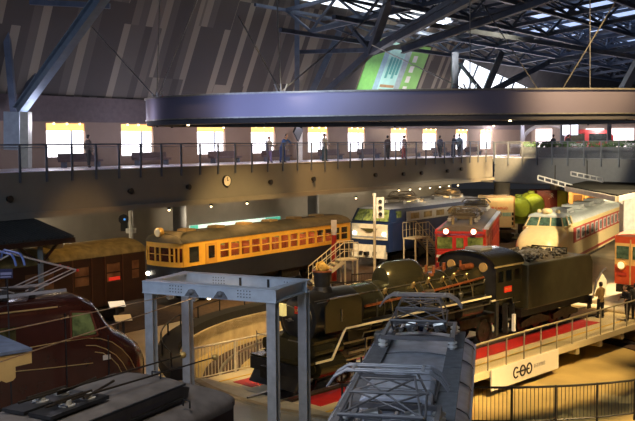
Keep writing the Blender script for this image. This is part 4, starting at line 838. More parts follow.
bm=MB(); bm.box(2.7,2.73,1.40,1.43,.9,3.3); bm.box(1.35,1.38,1.38,1.43,.9,2.45); bm.build('door_seam',black,sl)
for i,x in enumerate((4.2,6.3)): bm=MB(); bm.box(x,x+1.2,1.39,1.43,2.65,3.1); bm.build('side_window',M('loco_side_glass',(.02,.02,.01),.1,0,.9,3,col2=(.14,.12,.04)),sl)
gold=M('gold_line',(.6,.42,.16),.4,.3)
def surf(x): # half width & for side lines at given x
    T_=[(-.25,.35),(-.18,.7),(.05,1.0),(.4,1.2),(.8,1.33),(1.15,1.39),(1.4,1.4),(16,1.4)]
    for (a,b),(c,d) in zip(T_,T_[1:]):
        if a<=x<=c: return b+(d-b)*(x-a)/(c-a)
    return 1.4
SMX=Matrix.Translation((-6.25,29.3,0))@Matrix.Rotation(H(52.7+180),4,'Z')
for k,pl in enumerate((((0,352),(33,347),(60,342),(88,338),(100,338.5),(112,342),(122,349),(130,358),(135,368)),((86,345.5),(96,345.5),(106,349),(116,355),(123,363),(128,372)),((95,352),(103,353),(111,358),(118,365),(122,373)),((0,374),(10,372),(50,368),(93,363)))):
    pts=[]; o_=SMX.inverted()@CAMP
    for a,b in pl:
        y_=1.4
        for _ in range(5):
            d=(SMX.inverted().to_3x3()@(P(a,b,20)-CAMP)); s_=(y_-o_.y)/d.y; q=o_+d*s_; y_=surf(max(-.25,q.x))+.01
        pts.append((q.x,y_,q.z))
    bm=MB(); bm.tube(pts,.014,6); bm.build('gold_stripe',gold,sl)
bm=MB(); bm.tube([(2.9,1.3,3.5),(16,1.32,3.52)],.025); bm.build('rain_strip',gold,sl)
bm=MB(); bm.tube([(.1,.5,1.9),(.6,.6,2.3),(1.15,.7,2.7),(1.7,.8,3.4)],.02); bm.build('nose_seam',M('maroon_trim',(.16,.04,.02)),sl)
bm=MB(); bm.box(1.3,1.55,1.41,1.42,1.7,1.85); bm.build('maker_plate',M('plate_silver',(.7,.65,.55),.3),sl)
bm=MB(); bm.box(2.0,15.5,-1.15,1.15,.3,.8)
for z in(.35,.72): bm.box(3.4,4.1,1.15,1.42,z,z+.03)
bm.build('underframe',black,sl)
bm=MB(); 
for z in(.36,.74): bm.box(3.45,4.1,1.38,1.43,z,z+.05)
bm.build('cab_steps',M('step_pale',(.5,.48,.4),.5),sl)
for x in(3.0,5.2,8,10,12): wheelset(sl,x,.5)
bm=MB(); bm.box(4.2,9.5,-.7,.7,3.8,3.95); bm.box(10,14,-.7,.7,3.8,4.0)
for i in range(8): bm.cyl((3.4+i*.8,.6,3.75),(3.4+i*.8,.6,4.05),.1)
bm.tube([(3.2,.3,3.95),(4.5,.35,4.1),(9,.3,4.1)],.03); bm.build('roof_equipment',M('roof_equipment_brown',(.05,.04,.03),.6),sl)
# big pantograph, knee towards the nose
b_=MB(); b_.box(2.4,5.0,-.8,-.7,3.85,3.93); b_.box(2.4,5.0,.7,.8,3.85,3.93); b_=b_.build('pantograph',galv2,sl)
bm=MB()
for y in(-.75,-.35,.35,.75): bm.cyl((3.5,y,3.92),(2.0,y*.9,4.45),.018)
for y in(-.5,.5): bm.cyl((2.0,y,4.45),(3.8,y*.8,5.05),.028); bm.cyl((5.4,y,4.45),(4.0,y*.8,5.05),.028); bm.cyl((3.9,y,3.92),(5.4,y,4.45),.022)
bm.cyl((2.0,-.75,4.45),(2.0,.75,4.45),.03); bm.cyl((5.4,-.75,4.45),(5.4,.75,4.45),.03); bm.build('frame',M('pale_rod',(.55,.52,.48),.4,.4),b_)
bm=MB()
for y in(-.72,.72,-.05): bm.sph((2.0,y,4.45),.05)
bm.split('red_joint',redpl,b_,'red joint')
bm=MB()
for x in(3.75,4.0): bm.tube([(x,-1.05,4.8),(x,-.9,5.0),(x,-.7,5.1),(x,.7,5.1),(x,.9,5.0),(x,1.05,4.8)],.035)
bm.build('contact_bow',M('bow_blue',(.2,.3,.7),.4,.3),b_,'blue contact bow')
# ================= grey locomotive roof, centre foreground =================
gf=thing('grey_locomotive','grey blue electric locomotive seen from above with two tall pantographs, centre foreground','locomotive',(2.9,24.3,-.16),H(190.8))
gw=1.35
bm=MB(); bm.box(.05,13.5,-gw+.06,gw-.06,1.0,3.05); bm.build('body',M('loco_body_grey',(.12,.12,.14),.5),gf)
bm=MB(); bm.loft([roofring(x,gw*2-(.5 if x==0 else 0),3.02,zr_,12,2.95) for x,zr_ in((0,3.2),(.35,3.36),(13.6,3.4))]); groof=bm.build('roof',greyroof,gf,smooth=True)
for s_ in(-1,1):
    x=.4
    while x<13:
        bm=MB(); bm.box(x,x+1.9,s_*.92-.2,s_*.92+.2,3.36,3.4); bm.build('walkway_board',greydark,gf); x+=2.0
    bm=MB(); bm.tube([(.1,s_*1.36,2.98),(13.5,s_*1.36,2.98)],.035)
    x=.5
    while x<13: bm.box(x,x+.1,s_*1.36-.03,s_*1.36+.03,2.85,3.0); x+=.55
    bm.build('gutter',M('gutter_blue',(.35,.42,.52),.4,.3),gf)
bm=MB()
for x in(.9,2.9,4.9,6.9,8.9,10.9): bm.loft([roofring(x,gw*2+.03,3.03,3.40,12),roofring(x+.04,gw*2+.03,3.03,3.40,12)])
bm.split('roof_seam',greydark,gf)
bm=MB(); bm.loft([[(x,-.68,3.35),(x,-.68,3.6),(x,-.58,3.68),(x,.58,3.68),(x,.68,3.6),(x,.68,3.35)] for x in(5.3,7.9)]); mon=bm.build('roof_monitor',greyroof,gf,bev=.03)
bm=MB()
for x in(5.9,6.6,7.3): bm.box(x,x+.04,-.69,.69,3.4,3.69)
bm.split('monitor_seam',greydark,mon)
bm=MB(); bm.box(7.9,7.95,-.5,.5,3.42,3.6); bm.build('monitor_grille',black,mon)
PG=M('panto_grey',(.2,.19,.19),.45,.4)
def gpanto(xc,zt,xb0,xb1):
    b=MB(); b.beam((xb0,-.85,3.66),(xb1,-.85,3.66),.09); b.beam((xb0,.85,3.66),(xb1,.85,3.66),.09)
    for x in(xb0,xb1): b.beam((x,-.9,3.66),(x,.9,3.66),.09)
    b=b.build('pantograph',PG,gf)
    for x in(xb0+.05,xb1-.05):
        for y in(-.85,.85):
            q=MB(); q.cyl((x,y,3.4),(x,y,3.62),.07); q.cyl((x,y,3.45),(x,y,3.49),.12); q.cyl((x,y,3.55),(x,y,3.59),.12); q.build('insulator',insul,b)
    q=MB(); xm=(xb0+xb1)/2; zk=3.66+(zt-3.66)*.12
    for sx in(-1,1):
        xk=xm+sx*.72
        for y in(-.66,.66):
            q.cyl((xm+sx*.2,y,3.7),(xk,y,zk+.28),.024); q.cyl((xk,y,zk+.28),(xc+sx*.2,y*.72,zt-.08),.022)
            q.cyl((xk,y,zk+.28),(xc+sx*.2,-y*.72,zt-.1),.018)
        q.cyl((xk,-.7,zk+.28),(xk,.7,zk+.28),.035); q.cyl((xc+sx*.2,-.5,zt-.08),(xc+sx*.2,.5,zt-.08),.025)
        zmid=(zk+.28+zt)/2; q.cyl(((xk+xc+sx*.2)/2,-.58,zmid),((xk+xc+sx*.2)/2,.58,zmid),.022)
        q.cyl((xm+sx*.2,-.66,3.72),(xk,.66,zk+.28),.018); q.cyl((xm+sx*.2,.66,3.72),(xk,-.66,zk+.28),.018)
    q.build('frame',PG,b)
    q=MB()
    for k,dx in enumerate((-.24,-.12,.12,.24)):
        q.tube([(xc+dx,-1.05,zt-.3),(xc+dx,-.92,zt-.12),(xc+dx,-.72,zt),(xc+dx,.72,zt),(xc+dx,.92,zt-.12),(xc+dx,1.05,zt-.3)],.022,6)
    for y in(-.6,.6): q.beam((xc-.24,y,zt),(xc+.24,y,zt),.05)
    q.build('contact_bow',M('bow_steel',(.34,.34,.36),.4,.5),b)
    q=MB()
    for y in(-.45,-.15,.15,.45): q.cyl((xm-.5,y,3.72),(xm+.4,y,3.74),.05)
    for y in(-.35,.35): q.cyl((xm-.1,y,3.74),(xm-.1,y+.25,3.8),.14,n=12)
    q.build('springs',steel,b)
    return b
gpanto(1.3,4.52,.7,2.6)
gpanto(9.0,4.5,8.4,10.7)
bm=MB(); bm.cyl((1.1,-1.15,3.1),(1.1,-1.15,3.42),.1); bm.cyl((.3,-1.2,3.1),(.5,-1.2,3.3),.12); bm.build('whistle',steel,gf)
bm=MB(); bm.sph((.1,0,3.42),.2,(1,1,.8)); bm.build('roof_lamp',M('dark_lamp',(.05,.06,.1),.2,.6),gf)
for x in(2.6,9.5): bogie(gf,x)
bm=MB(); bm.box(5,8,-1.1,1.1,.4,1.0); bm.build('underframe',black,gf)
# ================= dark coach with trolley poles, bottom left =================
dc=thing('clerestory_coach','dark wooden coach with raised clerestory roof and trolley poles, bottom left foreground','coach',(-2.73,18.5,0),H(208))
bm=MB(); bm.box(.2,13,-1.25,1.25,1.0,3.12); bm.build('body',M('coach_brown',(.06,.03,.02),.5),dc)
bm=MB(); bm.loft([roofring(x,w_,3.1,z,12,3.0) for x,w_,z in((-.15,1.6,3.15),(0,2.3,3.28),(.35,2.6,3.42),(13,2.65,3.45))]); dr_=bm.build('lower_roof',darkroof,dc,smooth=True)
def cl(x,w_,z0,z1,n=8): return [(x,w_,z0)]+[(x,w_*1.06*math.cos(PI*i/n),z1-.14+.14*math.sin(PI*i/n)) for i in range(n+1)]+[(x,-w_,z0)]
bm=MB(); bm.loft([cl(.9,.55,3.35,3.5),cl(1.05,.75,3.35,3.7),cl(1.4,.82,3.35,3.82),cl(13,.82,3.35,3.84)]); cr=bm.build('clerestory',darkroof,dc,smooth=True)
for i in range(9):
    bm=MB(); bm.box(1.9+i*1.1,2.85+i*1.1,.83,.85,3.46,3.64); bm.build('clerestory_window',M('clerestory_glass',(.1,.08,.08),.3),cr)
bm=MB(); bm.box(1.3,13,.83,.9,3.42,3.45); bm.box(1.3,13,.86,.9,3.68,3.72); bm.build('clerestory_trim',black,cr)
bm=MB()
for x in(1.5,4.0): bm.tube([(x,.25,3.82),(x,.25,3.92),(x,.45,3.92),(x,.45,3.8)],.018)
bm.tube([(1.6,1.05,3.38),(1.6,1.05,3.5),(1.6,1.2,3.48),(1.6,1.2,3.35)],.018); bm.split('grab_iron',black,dc)
for y0,tip in((-.25,P(183,355,17.9)),(.35,P(215,357,18.3))):
    tb=MB(); tb.box(3.1,4.5,y0-.28,y0+.22,3.84,3.9); b=tb.build('pole_base',black,dc)
    for x in(3.4,3.9): q=MB(); q.cyl((x,y0,3.88),(x,y0,4.0),.1,.07); q.cyl((x,y0,3.9),(x,y0,3.92),.14); q.build('insulator',M('insulator_tan',(.35,.33,.28),.4),b)
    mw=Matrix.Translation((-2.73,18.5,0))@Matrix.Rotation(H(208),4,'Z'); tl=mw.inverted()@tip
    q=MB(); q.cyl((4.4,y0,4.0),(tl.x,tl.y,tl.z),.022,.014); q.cyl((3.3,y0,4.0),(4.2,y0,4.02),.03); q.cyl((3.6,y0+.1,3.96),(2.6,y0*.7,4.0),.025); q.build('trolley_pole',M('pole_bronze',(.04,.03,.02),.4,.4),b)
    q=MB(); q.sph(tl,.07); q.build('pole_tip',M('tip_brass',(.5,.33,.1),.4,.5),b)
for x in(2.6,10): bogie(dc,x)
# ================= scalloped canopy at left edge =================
p=P(30,350,18.5); sc=thing('scalloped_canopy','small station canopy with blue grey roof and cream scalloped valance at left edge','canopy',p,H(50+180))
bm=MB(); bm.prism([(0,.06),(0,.0),(6,.0),(6,.06)],-2.4,.12); q=bm.build('roof',M('canopy_slate',(.10,.13,.2),.6,0,.3),sc)
prof=[(0,-.02),(0,-.26),(.35,-.28),(.35,-.5)]
x=.35
while x<6: prof+= [(x+.06,-.56),(x+.2,-.58),(x+.3,-.52)]; x+=.34
prof+=[(x,-.02)]
bm=MB(); bm.prism([(a,b) for a,b in prof],.02,.08); bm.build('valance',M('valance_cream',(.5,.33,.12),.6,0,.1),sc)
for x in(1.2,4.5): bm=MB(); bm.box(x,x+.18,-1.3,-1.12,-p.z-.1,0); bm.build('post',brown,sc)
# ================= canopy above brown railcar =================
cn=thing('platform_canopy','dark corrugated platform canopy with timber brackets above the brown railcar','canopy',B(1.6,-2.75,0),BR)
bm=MB(); bm.prism([(-2.75+2.75,4.45),(-2.7+2.75,4.35),(3.2,5.05),(3.2,5.15)],-13,0,'x'); bm.build('roof',M('corrugated_grey',(.06,.06,.055),.7,0,.15,5),cn)
bm=MB()
for i in range(70): bm.cyl((-13+i*.188,0,4.47),(-13+i*.188,3.2,5.17),.05,n=6)
bm.build('corrugation',M('corrugated_grey',(.13,.15,.17)),cn)
bm=MB(); bm.box(-13,.05,-.04,.02,4.2,4.42); bm.build('edge_board',brown,cn)
for x in(-1.4,-5.5,-9.5):
    bm=MB(); bm.box(x,x+.16,.45,.61,-.1,4.5); pq=bm.build('post',M('post_grey',(.3,.32,.3),.5) if x==-1.4 else brown,cn)
    bm=MB(); bm.beam((x+.08,.5,3.4),(x-1.2,.5,4.35),.1); bm.beam((x+.08,.5,3.4),(x+1.1,.5,4.35),.1); bm.box(x-1.6,x+1.4,.45,.58,4.3,4.42); bm.build('bracket',brown,pq)
# dark sign board at left edge
p=P(7,274,24.5); o=thing('sign_board','small dark purple sign board with pale lines beside the blue pantograph','sign',p,R(15))
bm=MB(); bm.box(-.2,.15,-.02,.02,-.12,.14); bm.build('board',M('sign_purple',(.03,.025,.07),.5),o); bm=MB(); bm.box(-.17,.12,-.03,-.02,-.02,.05); bm.box(-.17,.1,-.03,-.02,-.09,-.06); bm.build('lettering',M('sign_pale',(.3,.28,.4),.5),o)
bm=MB(); bm.cyl((0,.04,-.12),(0,.04,-p.z),.02,n=6); bm.build('pole',black,o)
# ================= gantry =================
ga=math.atan2(-1.7,3.48); gt=thing('steel_gantry','pale blue steel gantry frame with four riveted posts over the turntable approach','gantry',(-4.6,24.45,0),ga)
GW,GD,GH=3.82,1.75,4.32
for x,y in((0,0),(GW,0),(0,GD),(GW,GD)):
    bm=MB(); bm.ibeam((x,y,-.1),(x,y,GH),.28,.26) if False else (bm.box(x-.13,x+.13,y-.11,y-.09,-.1,GH),bm.box(x-.13,x+.13,y+.09,y+.11,-.1,GH),bm.box(x-.02,x+.02,y-.1,y+.1,-.1,GH),bm.box(x-.13,x-.10,y-.1,y+.1,-.1,GH)); bm.box(x-.25,x+.25,y-.25,y+.25,-.1,-.05); bm.build('post',galv2,gt)
for y in(0,GD):
    bm=MB(); bm.box(-.17,GW+.17,y-.13,y-.11,GH-.05,GH+.25); bm.box(-.17,GW+.17,y-.15,y+.15,GH+.23,GH+.26); bm.box(-.17,GW+.17,y-.15,y+.15,GH-.08,GH-.05); bb=bm.build('cross_beam',galv,gt)
    bm=MB()
    for xc in ((.75,GW-.95) if y==0 else (1.0,3.3)):
        for i in range(5):
            for z in(.02,.1,.18): bm.sph((xc+i*.09,y-.135,GH+z),.016,n=6)
    bm.build('rivets',black,bb)
    bm=MB()
    if y==0:
        for xc in(1.45,2.35): bm.prism([(xc-.22,GH-.06),(xc+.22,GH-.06),(xc+.08,GH+.12),(xc-.08,GH+.12)],y-.17,y-.13); bm.sph((xc,y-.17,GH+.06),.08)
    else:
        for xc in(1.9,2.8): bm.box(xc-.03,xc+.03,y-.16,y-.13,GH-.04,GH+.22)
    bm.split('gusset',greydark if y==0 else black,bb)
for x in(0,GW): bm=MB(); bm.box(x-.13,x+.13,.13,GD-.13,GH+.22,GH+.26); bm.box(x-.02,x+.02,.13,GD-.13,GH-.05,GH+.22); bm.box(x-.13,x+.13,.13,GD-.13,GH-.08,GH-.05); bm.build('side_beam',galv,gt)
bm=MB(); bm.beam((0,.2,GH+.0),(GW,GD-.2,GH+.0),.06); bm.build('brace',galv2,gt)
o=thing('pendant_lamp','small glowing pendant lamp hung inside the front gantry beam','light',P(209,297,24.6))
bm=MB(); bm.cyl((0,0,.05),(0,0,.32),.015,n=6); bm.cyl((0,0,.0),(0,0,.08),.12,.03); bm.build('shade',silver,o); bm=MB(); bm.sph((0,0,-.02),.06); bm.build('bulb',lampm,o); light('POINT',P(209,299,24.6),12,WARM,size=.1)
# overhead wires with white insulators
for i,(a,bq,c,lab) in enumerate((((0,332,15),(168,296,24.6),(181,293,24.8),'upper overhead wire with a white insulator, left of the two at the gantry'),((0,362,14),(193,298,24.3),(207,291,24.6),'lower overhead wire with a white insulator, right of the two at the gantry'))):
    A=P(*a);Bq=P(*bq);Cq=P(*c); o=thing('overhead_wire',lab,'wire',Bq); 
    bm=MB(); bm.cyl(A-Bq,Vector((0,0,0)),.012,n=5); bm.cyl(Vector((0,0,0)),Cq-Bq,.012,n=5); bm.build('cable',wire,o)
    d=(Cq-Bq).normalized(); bm=MB()
    for k in range(3): bm.cyl(d*(.05*k),d*(.05*k+.02),.11)
    bm.cyl(d*-.05,d*.2,.05); bm.build('insulator',insul,o)
# ================= signals and posts =================
p=P(374.5,230,56.5); o=thing('signal_post','tall white signal post with pale signal head in front of the blue locomotive','signal',(p.x,p.y,-.1))
bm=MB(); bm.cyl((0,0,0),(0,0,5.1),.09,n=12); bm.cyl((0,0,5.1),(0,0,5.25),.12); bm.build('pole',M('signal_pole',(.6,.58,.5),.5),o)
bm=MB(); bm.box(.12,.6,-.12,.1,3.7,5.0); h=bm.build('signal_head',M('signal_pole',(.6,.58,.5)),o)
for z in(3.95,4.35,4.75): bm=MB(); bm.cyl((.36,-.12,z),(.36,-.2,z),.12); bm.build('lens_hood',black,h)
p=P(131,232,49); o=thing('semaphore_post','white post with black round disc standing beyond the brown railcar end','signal',(p.x,p.y,0))
zt_=P(131,211,49).z
bm=MB(); bm.cyl((0,0,-.1),(0,0,zt_),.12,n=10); bm.cyl((0,0,zt_),(0,0,zt_+.2),.1,.02); bm.cyl((0,0,zt_-1.2),(0,0,zt_-.95),.28); bm.build('pole',M('signal_pole',(.6,.58,.5)),o)
bm=MB(); bm.cyl((-.38,-.05,zt_-.45),(-.38,.05,zt_-.45),.28); bm.box(-.55,-.2,-.06,.06,zt_-1.1,zt_-.4); bm.build('disc',matte,o); bm=MB(); bm.cyl((-.32,-.06,zt_-.45),(-.32,-.09,zt_-.45),.06); bm.build('lens',M('blue_lens',(.02,.1,.3),.3,emit=(.1,.4,1),es=.6),o)
p=P(334,245,54.6); o=thing('red_post','thick red post with white and blue top beside the yellow railcar rear end','post',(p.x,p.y,-.1))
bm=MB(); bm.cyl((0,0,0),(0,0,2.85),.16,n=16); bm.build('column',M('post_red',(.28,.015,.01),.45),o); bm=MB(); bm.cyl((0,0,2.85),(0,0,3.05),.16); bm.box(-.17,.17,-.17,.17,3.05,3.75); bm.build('head',M('post_head',(.5,.5,.6),.5),o)
# information stands
for px,py,D,lab in((117,305,36,'slanted lit white information panel on the floor left of the gantry'),(123,319,34,'small pale information panel beneath the slanted lit one')):
    p=P(px,py,D); o=thing('information_panel',lab,'panel',(p.x,p.y,0),.4); z=p.z
    bm=MB(); bm.prism([(-.2,z-.05),(.2,z+.1),(.2,z+.13),(-.2,z-.02)],-.32,.32,'x'); bm.build('panel',M('lit_info_panel',(.8,.75,.6),.5,emit=(1,.85,.6),es=.5 if py<310 else .0) if py<310 else cream,o)
    bm=MB(); bm.box(-.05,.05,-.05,.05,-.1,z-.02); bm.build('stand',black,o)
# ================= stairs =================
def stairs(name,label,loc,rz,pl,ps,h,run,wd,m,ps2=0):
    "platform from x=ps to ps+pl, flight down along +x"
    t=thing(name,label,'stairs',loc,rz); x0=pl
    bm=MB(); bm.box(0,pl,-wd/2,wd/2,h-.08,h); bm.build('landing',m,t)
    for x in(.05,pl-.1):
        for y in(-wd/2+.05,wd/2-.05): bm=MB(); bm.box(x-.04,x+.04,y-.04,y+.04,-.1,h-.08); bm.build('leg',m,t)
    n=max(4,int(h/.19))
    for i in range(n): z=h-(i+1)*h/(n+.0); bm=MB(); bm.box(x0+i*run/n,x0+(i+1)*run/n+.03,-wd/2,wd/2,z+.12,z+.17); bm.build('step',m,t)
    for s_ in(-1,1):
        y=s_*wd/2
        bm=MB(); bm.beam((x0,y,h-.12),(x0+run,y,-.02),.05,.22); bm.build('stringer',m,t)
        bm=MB(); bm.tube([(0,y,h+1.0),(x0,y,h+1.0),(x0+run,y,1.0),(x0+run,y,0)],.03); bm.tube([(0,y,h+.5),(x0,y,h+.5),(x0+run,y,.5)],.02)
        k=0
        while k<=10: xx=k*(x0+run)/10; zz=h if xx<x0 else h-(xx-x0)*h/run; bm.cyl((xx,y,zz),(xx,y,zz+1.0),.02,n=5); k+=1
        bm.build('handrail',m,t)
    return t
p=P(356,268,53.2); stairs('staircase','short cream staircase with railings between the yellow railcar and the blue locomotive',(p.x,p.y+.3,0),R(195),.9,0,1.45,1.9,1.0,stairm)
q=Vector((5.0,60,0))+Vector((.608,.794,0))*.6+Vector((.794,-.608,0))*.95
stairs('access_stair','steel framed viewing steps alongside the blue locomotive side',(q.x,q.y,0),BR,1.7,0,1.95,2.8,1.0,M('stair_tan',(.42,.36,.24),.5))
# ================= containers =================
p=P(496,212,76); fc=thing('container_wagon','flat wagon carrying freight containers under the right gallery','wagon',(p.x,p.y,0),R(4))
bm=MB(); bm.box(-3.2,1.3,-1.3,1.3,.75,1.0); bm.build('deck',rust,fc)
for x in(-1.9,.3): bogie(fc,x,.5)
bx=thing('container','cream freight container with red and blue lettering behind the red locomotive','container',(p.x,p.y,1.2),R(4))
bm=MB(); bm.box(-1.25,1.25,-1.25,1.25,0,2.6); bm.build('box',contc,bx,bev=.02)
bm=MB(); bm.box(1.14,1.26,-1.28,-1.25,0,2.6); bm.box(-1.25,1.26,-1.28,-1.25,2.53,2.61); bm.build('corner_frame',M('container_brown',(.4,.22,.08),.5),bx)
text('JR CARGO',.3,redpl,bx,(-.05,-1.27,1.62),(PI/2,0,0)); text('V10',.55,M('blue_letters',(.08,.12,.3),.5),bx,(-.3,-1.27,1.1),(PI/2,0,0)); bm=MB(); bm.box(.2,.95,-1.275,-1.255,.95,1.25); bm.build('blue_stripe',M('pale_teal',(.35,.55,.5),.5),bx)
bm=MB(); [bm.box(1.0,1.18,-1.275,-1.255,z,z+.25) for z in(.2,.6,1.0)]; bm.build('door_marks',ink,bx)
b2=thing('container','dim olive container at the far left end of the flat wagon','container',(p.x,p.y,1.02),R(4))
bm=MB(); bm.box(-3.1,-1.45,-1.2,1.25,0,2.45); bm.build('box',M('container_olive',(.3,.26,.13),.6),b2); bm=MB(); bm.box(-3.1,-1.45,-1.23,-1.2,1.1,1.25); bm.build('rib',black,b2)
for k,(px,D,r_,lab) in enumerate(((518.5,78,.92,'lime green round tank container right beside the cream container'),(531,82,1.0,'lime green round tank container further right, behind the first one'))):
    p=P(px,207,D); tk=thing('tank_container',lab,'tank',(p.x,p.y,1.3),R(-3))
    bm=MB(); bm.cyl((0,-1.2,1.35),(0,1.2,1.35),r_,n=32); bm.cyl((0,-1.45,1.35),(0,-1.2,1.35),r_*.8,r_,n=32); bm.build('tank',greenm,tk,smooth=True)
    bm=MB()
    for y in(-.9,1.4): bm.prism([(-r_,0),(-r_*.9,1.1),(-.7,.3),(.7,.3),(r_*.9,1.1),(r_,0)],y,y+.12)
    bm.cyl((0,0,1.35+r_),(0,0,1.55+r_),.3); bm.split('saddle',M('lime_dark',(.2,.28,.03),.5),tk)
    for y in(-.6,.1,.8): bm=MB(); bm.cyl((0,y,1.35),(0,y+.07,1.35),r_+.03,n=32); bm.build('hoop',M('lime_dark',(.2,.28,.03)),tk)
    for s_ in (-1,1): bm=MB(); bm.box(s_*.9-.1,s_*.9+.1,-1.0,1.0,-1.4,0); bm.build('support',rust,tk)
for px,D,lab,m_,w__,txt in((546,88,'dark red freight container with white mark behind the green tanks',contred,2.6,'JR'),(571,85,'green freight container right of the dark red one by the round column',M('container_green',(.32,.38,.03),.5),1.8,None)):
    p=P(px,200,D); o=thing('container',lab,'container',(p.x,p.y,0),R(5)); bm=MB(); bm.box(-w__/2,w__/2,-1.2,1.2,1.0,3.65); bm.build('box',m_,o,bev=.02)
    if txt: text(txt,.6,white,o,(.1,-1.22,3.1),(PI/2,0,0))
    bm=MB(); [bm.box(-w__/2+i*.4,-w__/2+i*.4+.05,-1.23,-1.2,1.05,3.6) for i in range(int(w__/.4)+1)]; bm.build('ribs',m_,o)
    bm=MB(); bm.box(-w__/2,w__/2,-1,1,-.1,1.0); bm.build('wagon_bed',black,o)
# ================= right canopy and station front =================
# roof quad corners traced at their own heights
zc_=4.6
def GZ(px,py,z): return G(px,py,z)
c=[GZ(566,187,5.45),GZ(617,197,5.45),GZ(668,186,5.45),GZ(614,176.5,5.45)]
ct=thing('station_canopy','flat dark canopy roof with cream edge on a white post at right','canopy',(0,0,0))
bm=MB(); A=bm._v(c); Bv=bm._v([v+Vector((0,0,.12)) for v in c])
bm.bm.faces.new(A); bm.bm.faces.new(Bv[::-1])
for i in range(4): bm.bm.faces.new((A[i],A[(i+1)%4],Bv[(i+1)%4],Bv[i]))
cdm=M('canopy_dark',(.03,.029,.026),.95); cdm.node_tree.nodes['Principled BSDF'].inputs['Specular IOR Level'].default_value=0; bm.build('roof',cdm,ct)
bm=MB()
for i in range(4): bm.beam(c[i]-Vector((0,0,.1)),c[(i+1)%4]-Vector((0,0,.1)),.18,.28)
bm.build('edge_beam',M('canopy_white',(.7,.62,.5),.5),ct)
p=G(620,215,2.5); pz=P(620,200,(c[0].y+c[1].y)/2)
bm=MB(); dpost=(c[1].y+c[2].y)/2+1.5; p=P(628,215,dpost); bm.box(p.x-.38,p.x+.38,p.y-.38,p.y+.38,-.1,5.4); bm.build('post',M('canopy_white',(.7,.62,.5)),ct)
bm=MB(); bm.prism([(p.x-1.6,5.35),(p.x+1.6,5.35),(p.x+.38,4.6),(p.x-.38,4.6)],p.y-.15,p.y+.15); bm.build('bracket',M('canopy_white',(.7,.62,.5)),ct)
for k,((a,b_x,b_y),lab) in enumerate(((((538,179.5),572,189),'lower pale lattice beam reaching left from the station canopy'),(((571,175.5),603,182),'upper pale lattice beam reaching left above the station canopy'))):
    D=c[0].y+ (0 if k==0 else 2); A_1=P(a[0],a[1],D+1); B_1=P(b_x,b_y,D)
    o=thing('lattice_beam',lab,'beam',A_1); v=B_1-A_1; bm=MB(); up_=Vector((0,0,.26)); side=Vector((.0,.35,0))
    bm.beam((0,0,0),v,.07); bm.beam(up_,v+up_,.07)
    n=5
    for i in range(n+1): a_=v*(i/n); bm.beam(a_,a_+up_,.07)
    bm.build('lattice',M('beam_white',(.65,.65,.65),.5),o)
    bm=MB(); bm.beam(v*.5,v*.5+Vector((0,0,1.2)),.06); bm.build('hanger',black,o)
D=(c[0].y+c[3].y)/2+6
p0=Vector((23.2,83,0)); sf=thing('station_building','wooden station building with cream posts and warm window openings under the canopy','building',(p0.x,p0.y,0),0)
bm=MB(); bm.box(0,12,.2,.4,-.1,4.3); bm.build('wall',M('station_yellow',(.55,.33,.1),.6,0,.15),sf)
for i in range(8): bm=MB(); bm.box(i*1.5,i*1.5+.3,-.05,.2,-.1,4.5); bm.build('post',M('station_cream',(.6,.42,.2),.5),sf); 
for i in range(7): bm=MB(); bm.box(i*1.5+.5,i*1.5+1.3,.12,.2,.9,3.4); bm.build('window',M('station_brown',(.12,.05,.02),.4),sf)
spot(p0.x+1,p0.y-5,4.6,p0.x+4,p0.y,2,2500,110,AMB)
# small grey low wall segment beside right express
p=P(600,285,48); o=thing('barrier_panel','slanted pale barrier panel between the tender and the right hand railcar','barrier',(p.x,p.y,-.1),R(35))
bm=MB(); bm.prism([(-.5,0),(.5,0),(.5,.9),(.1,1.35)],-.04,.04); bm.build('panel',cream,o); bm=MB(); bm.tube([(-.6,0,0),(-.3,0,.9),(.3,0,1.5),(.5,0,1.55)],.05); bm.build('rail',steel,o)
# fence between back trains and turntable, low dark
p0=G(385,264,-.1)
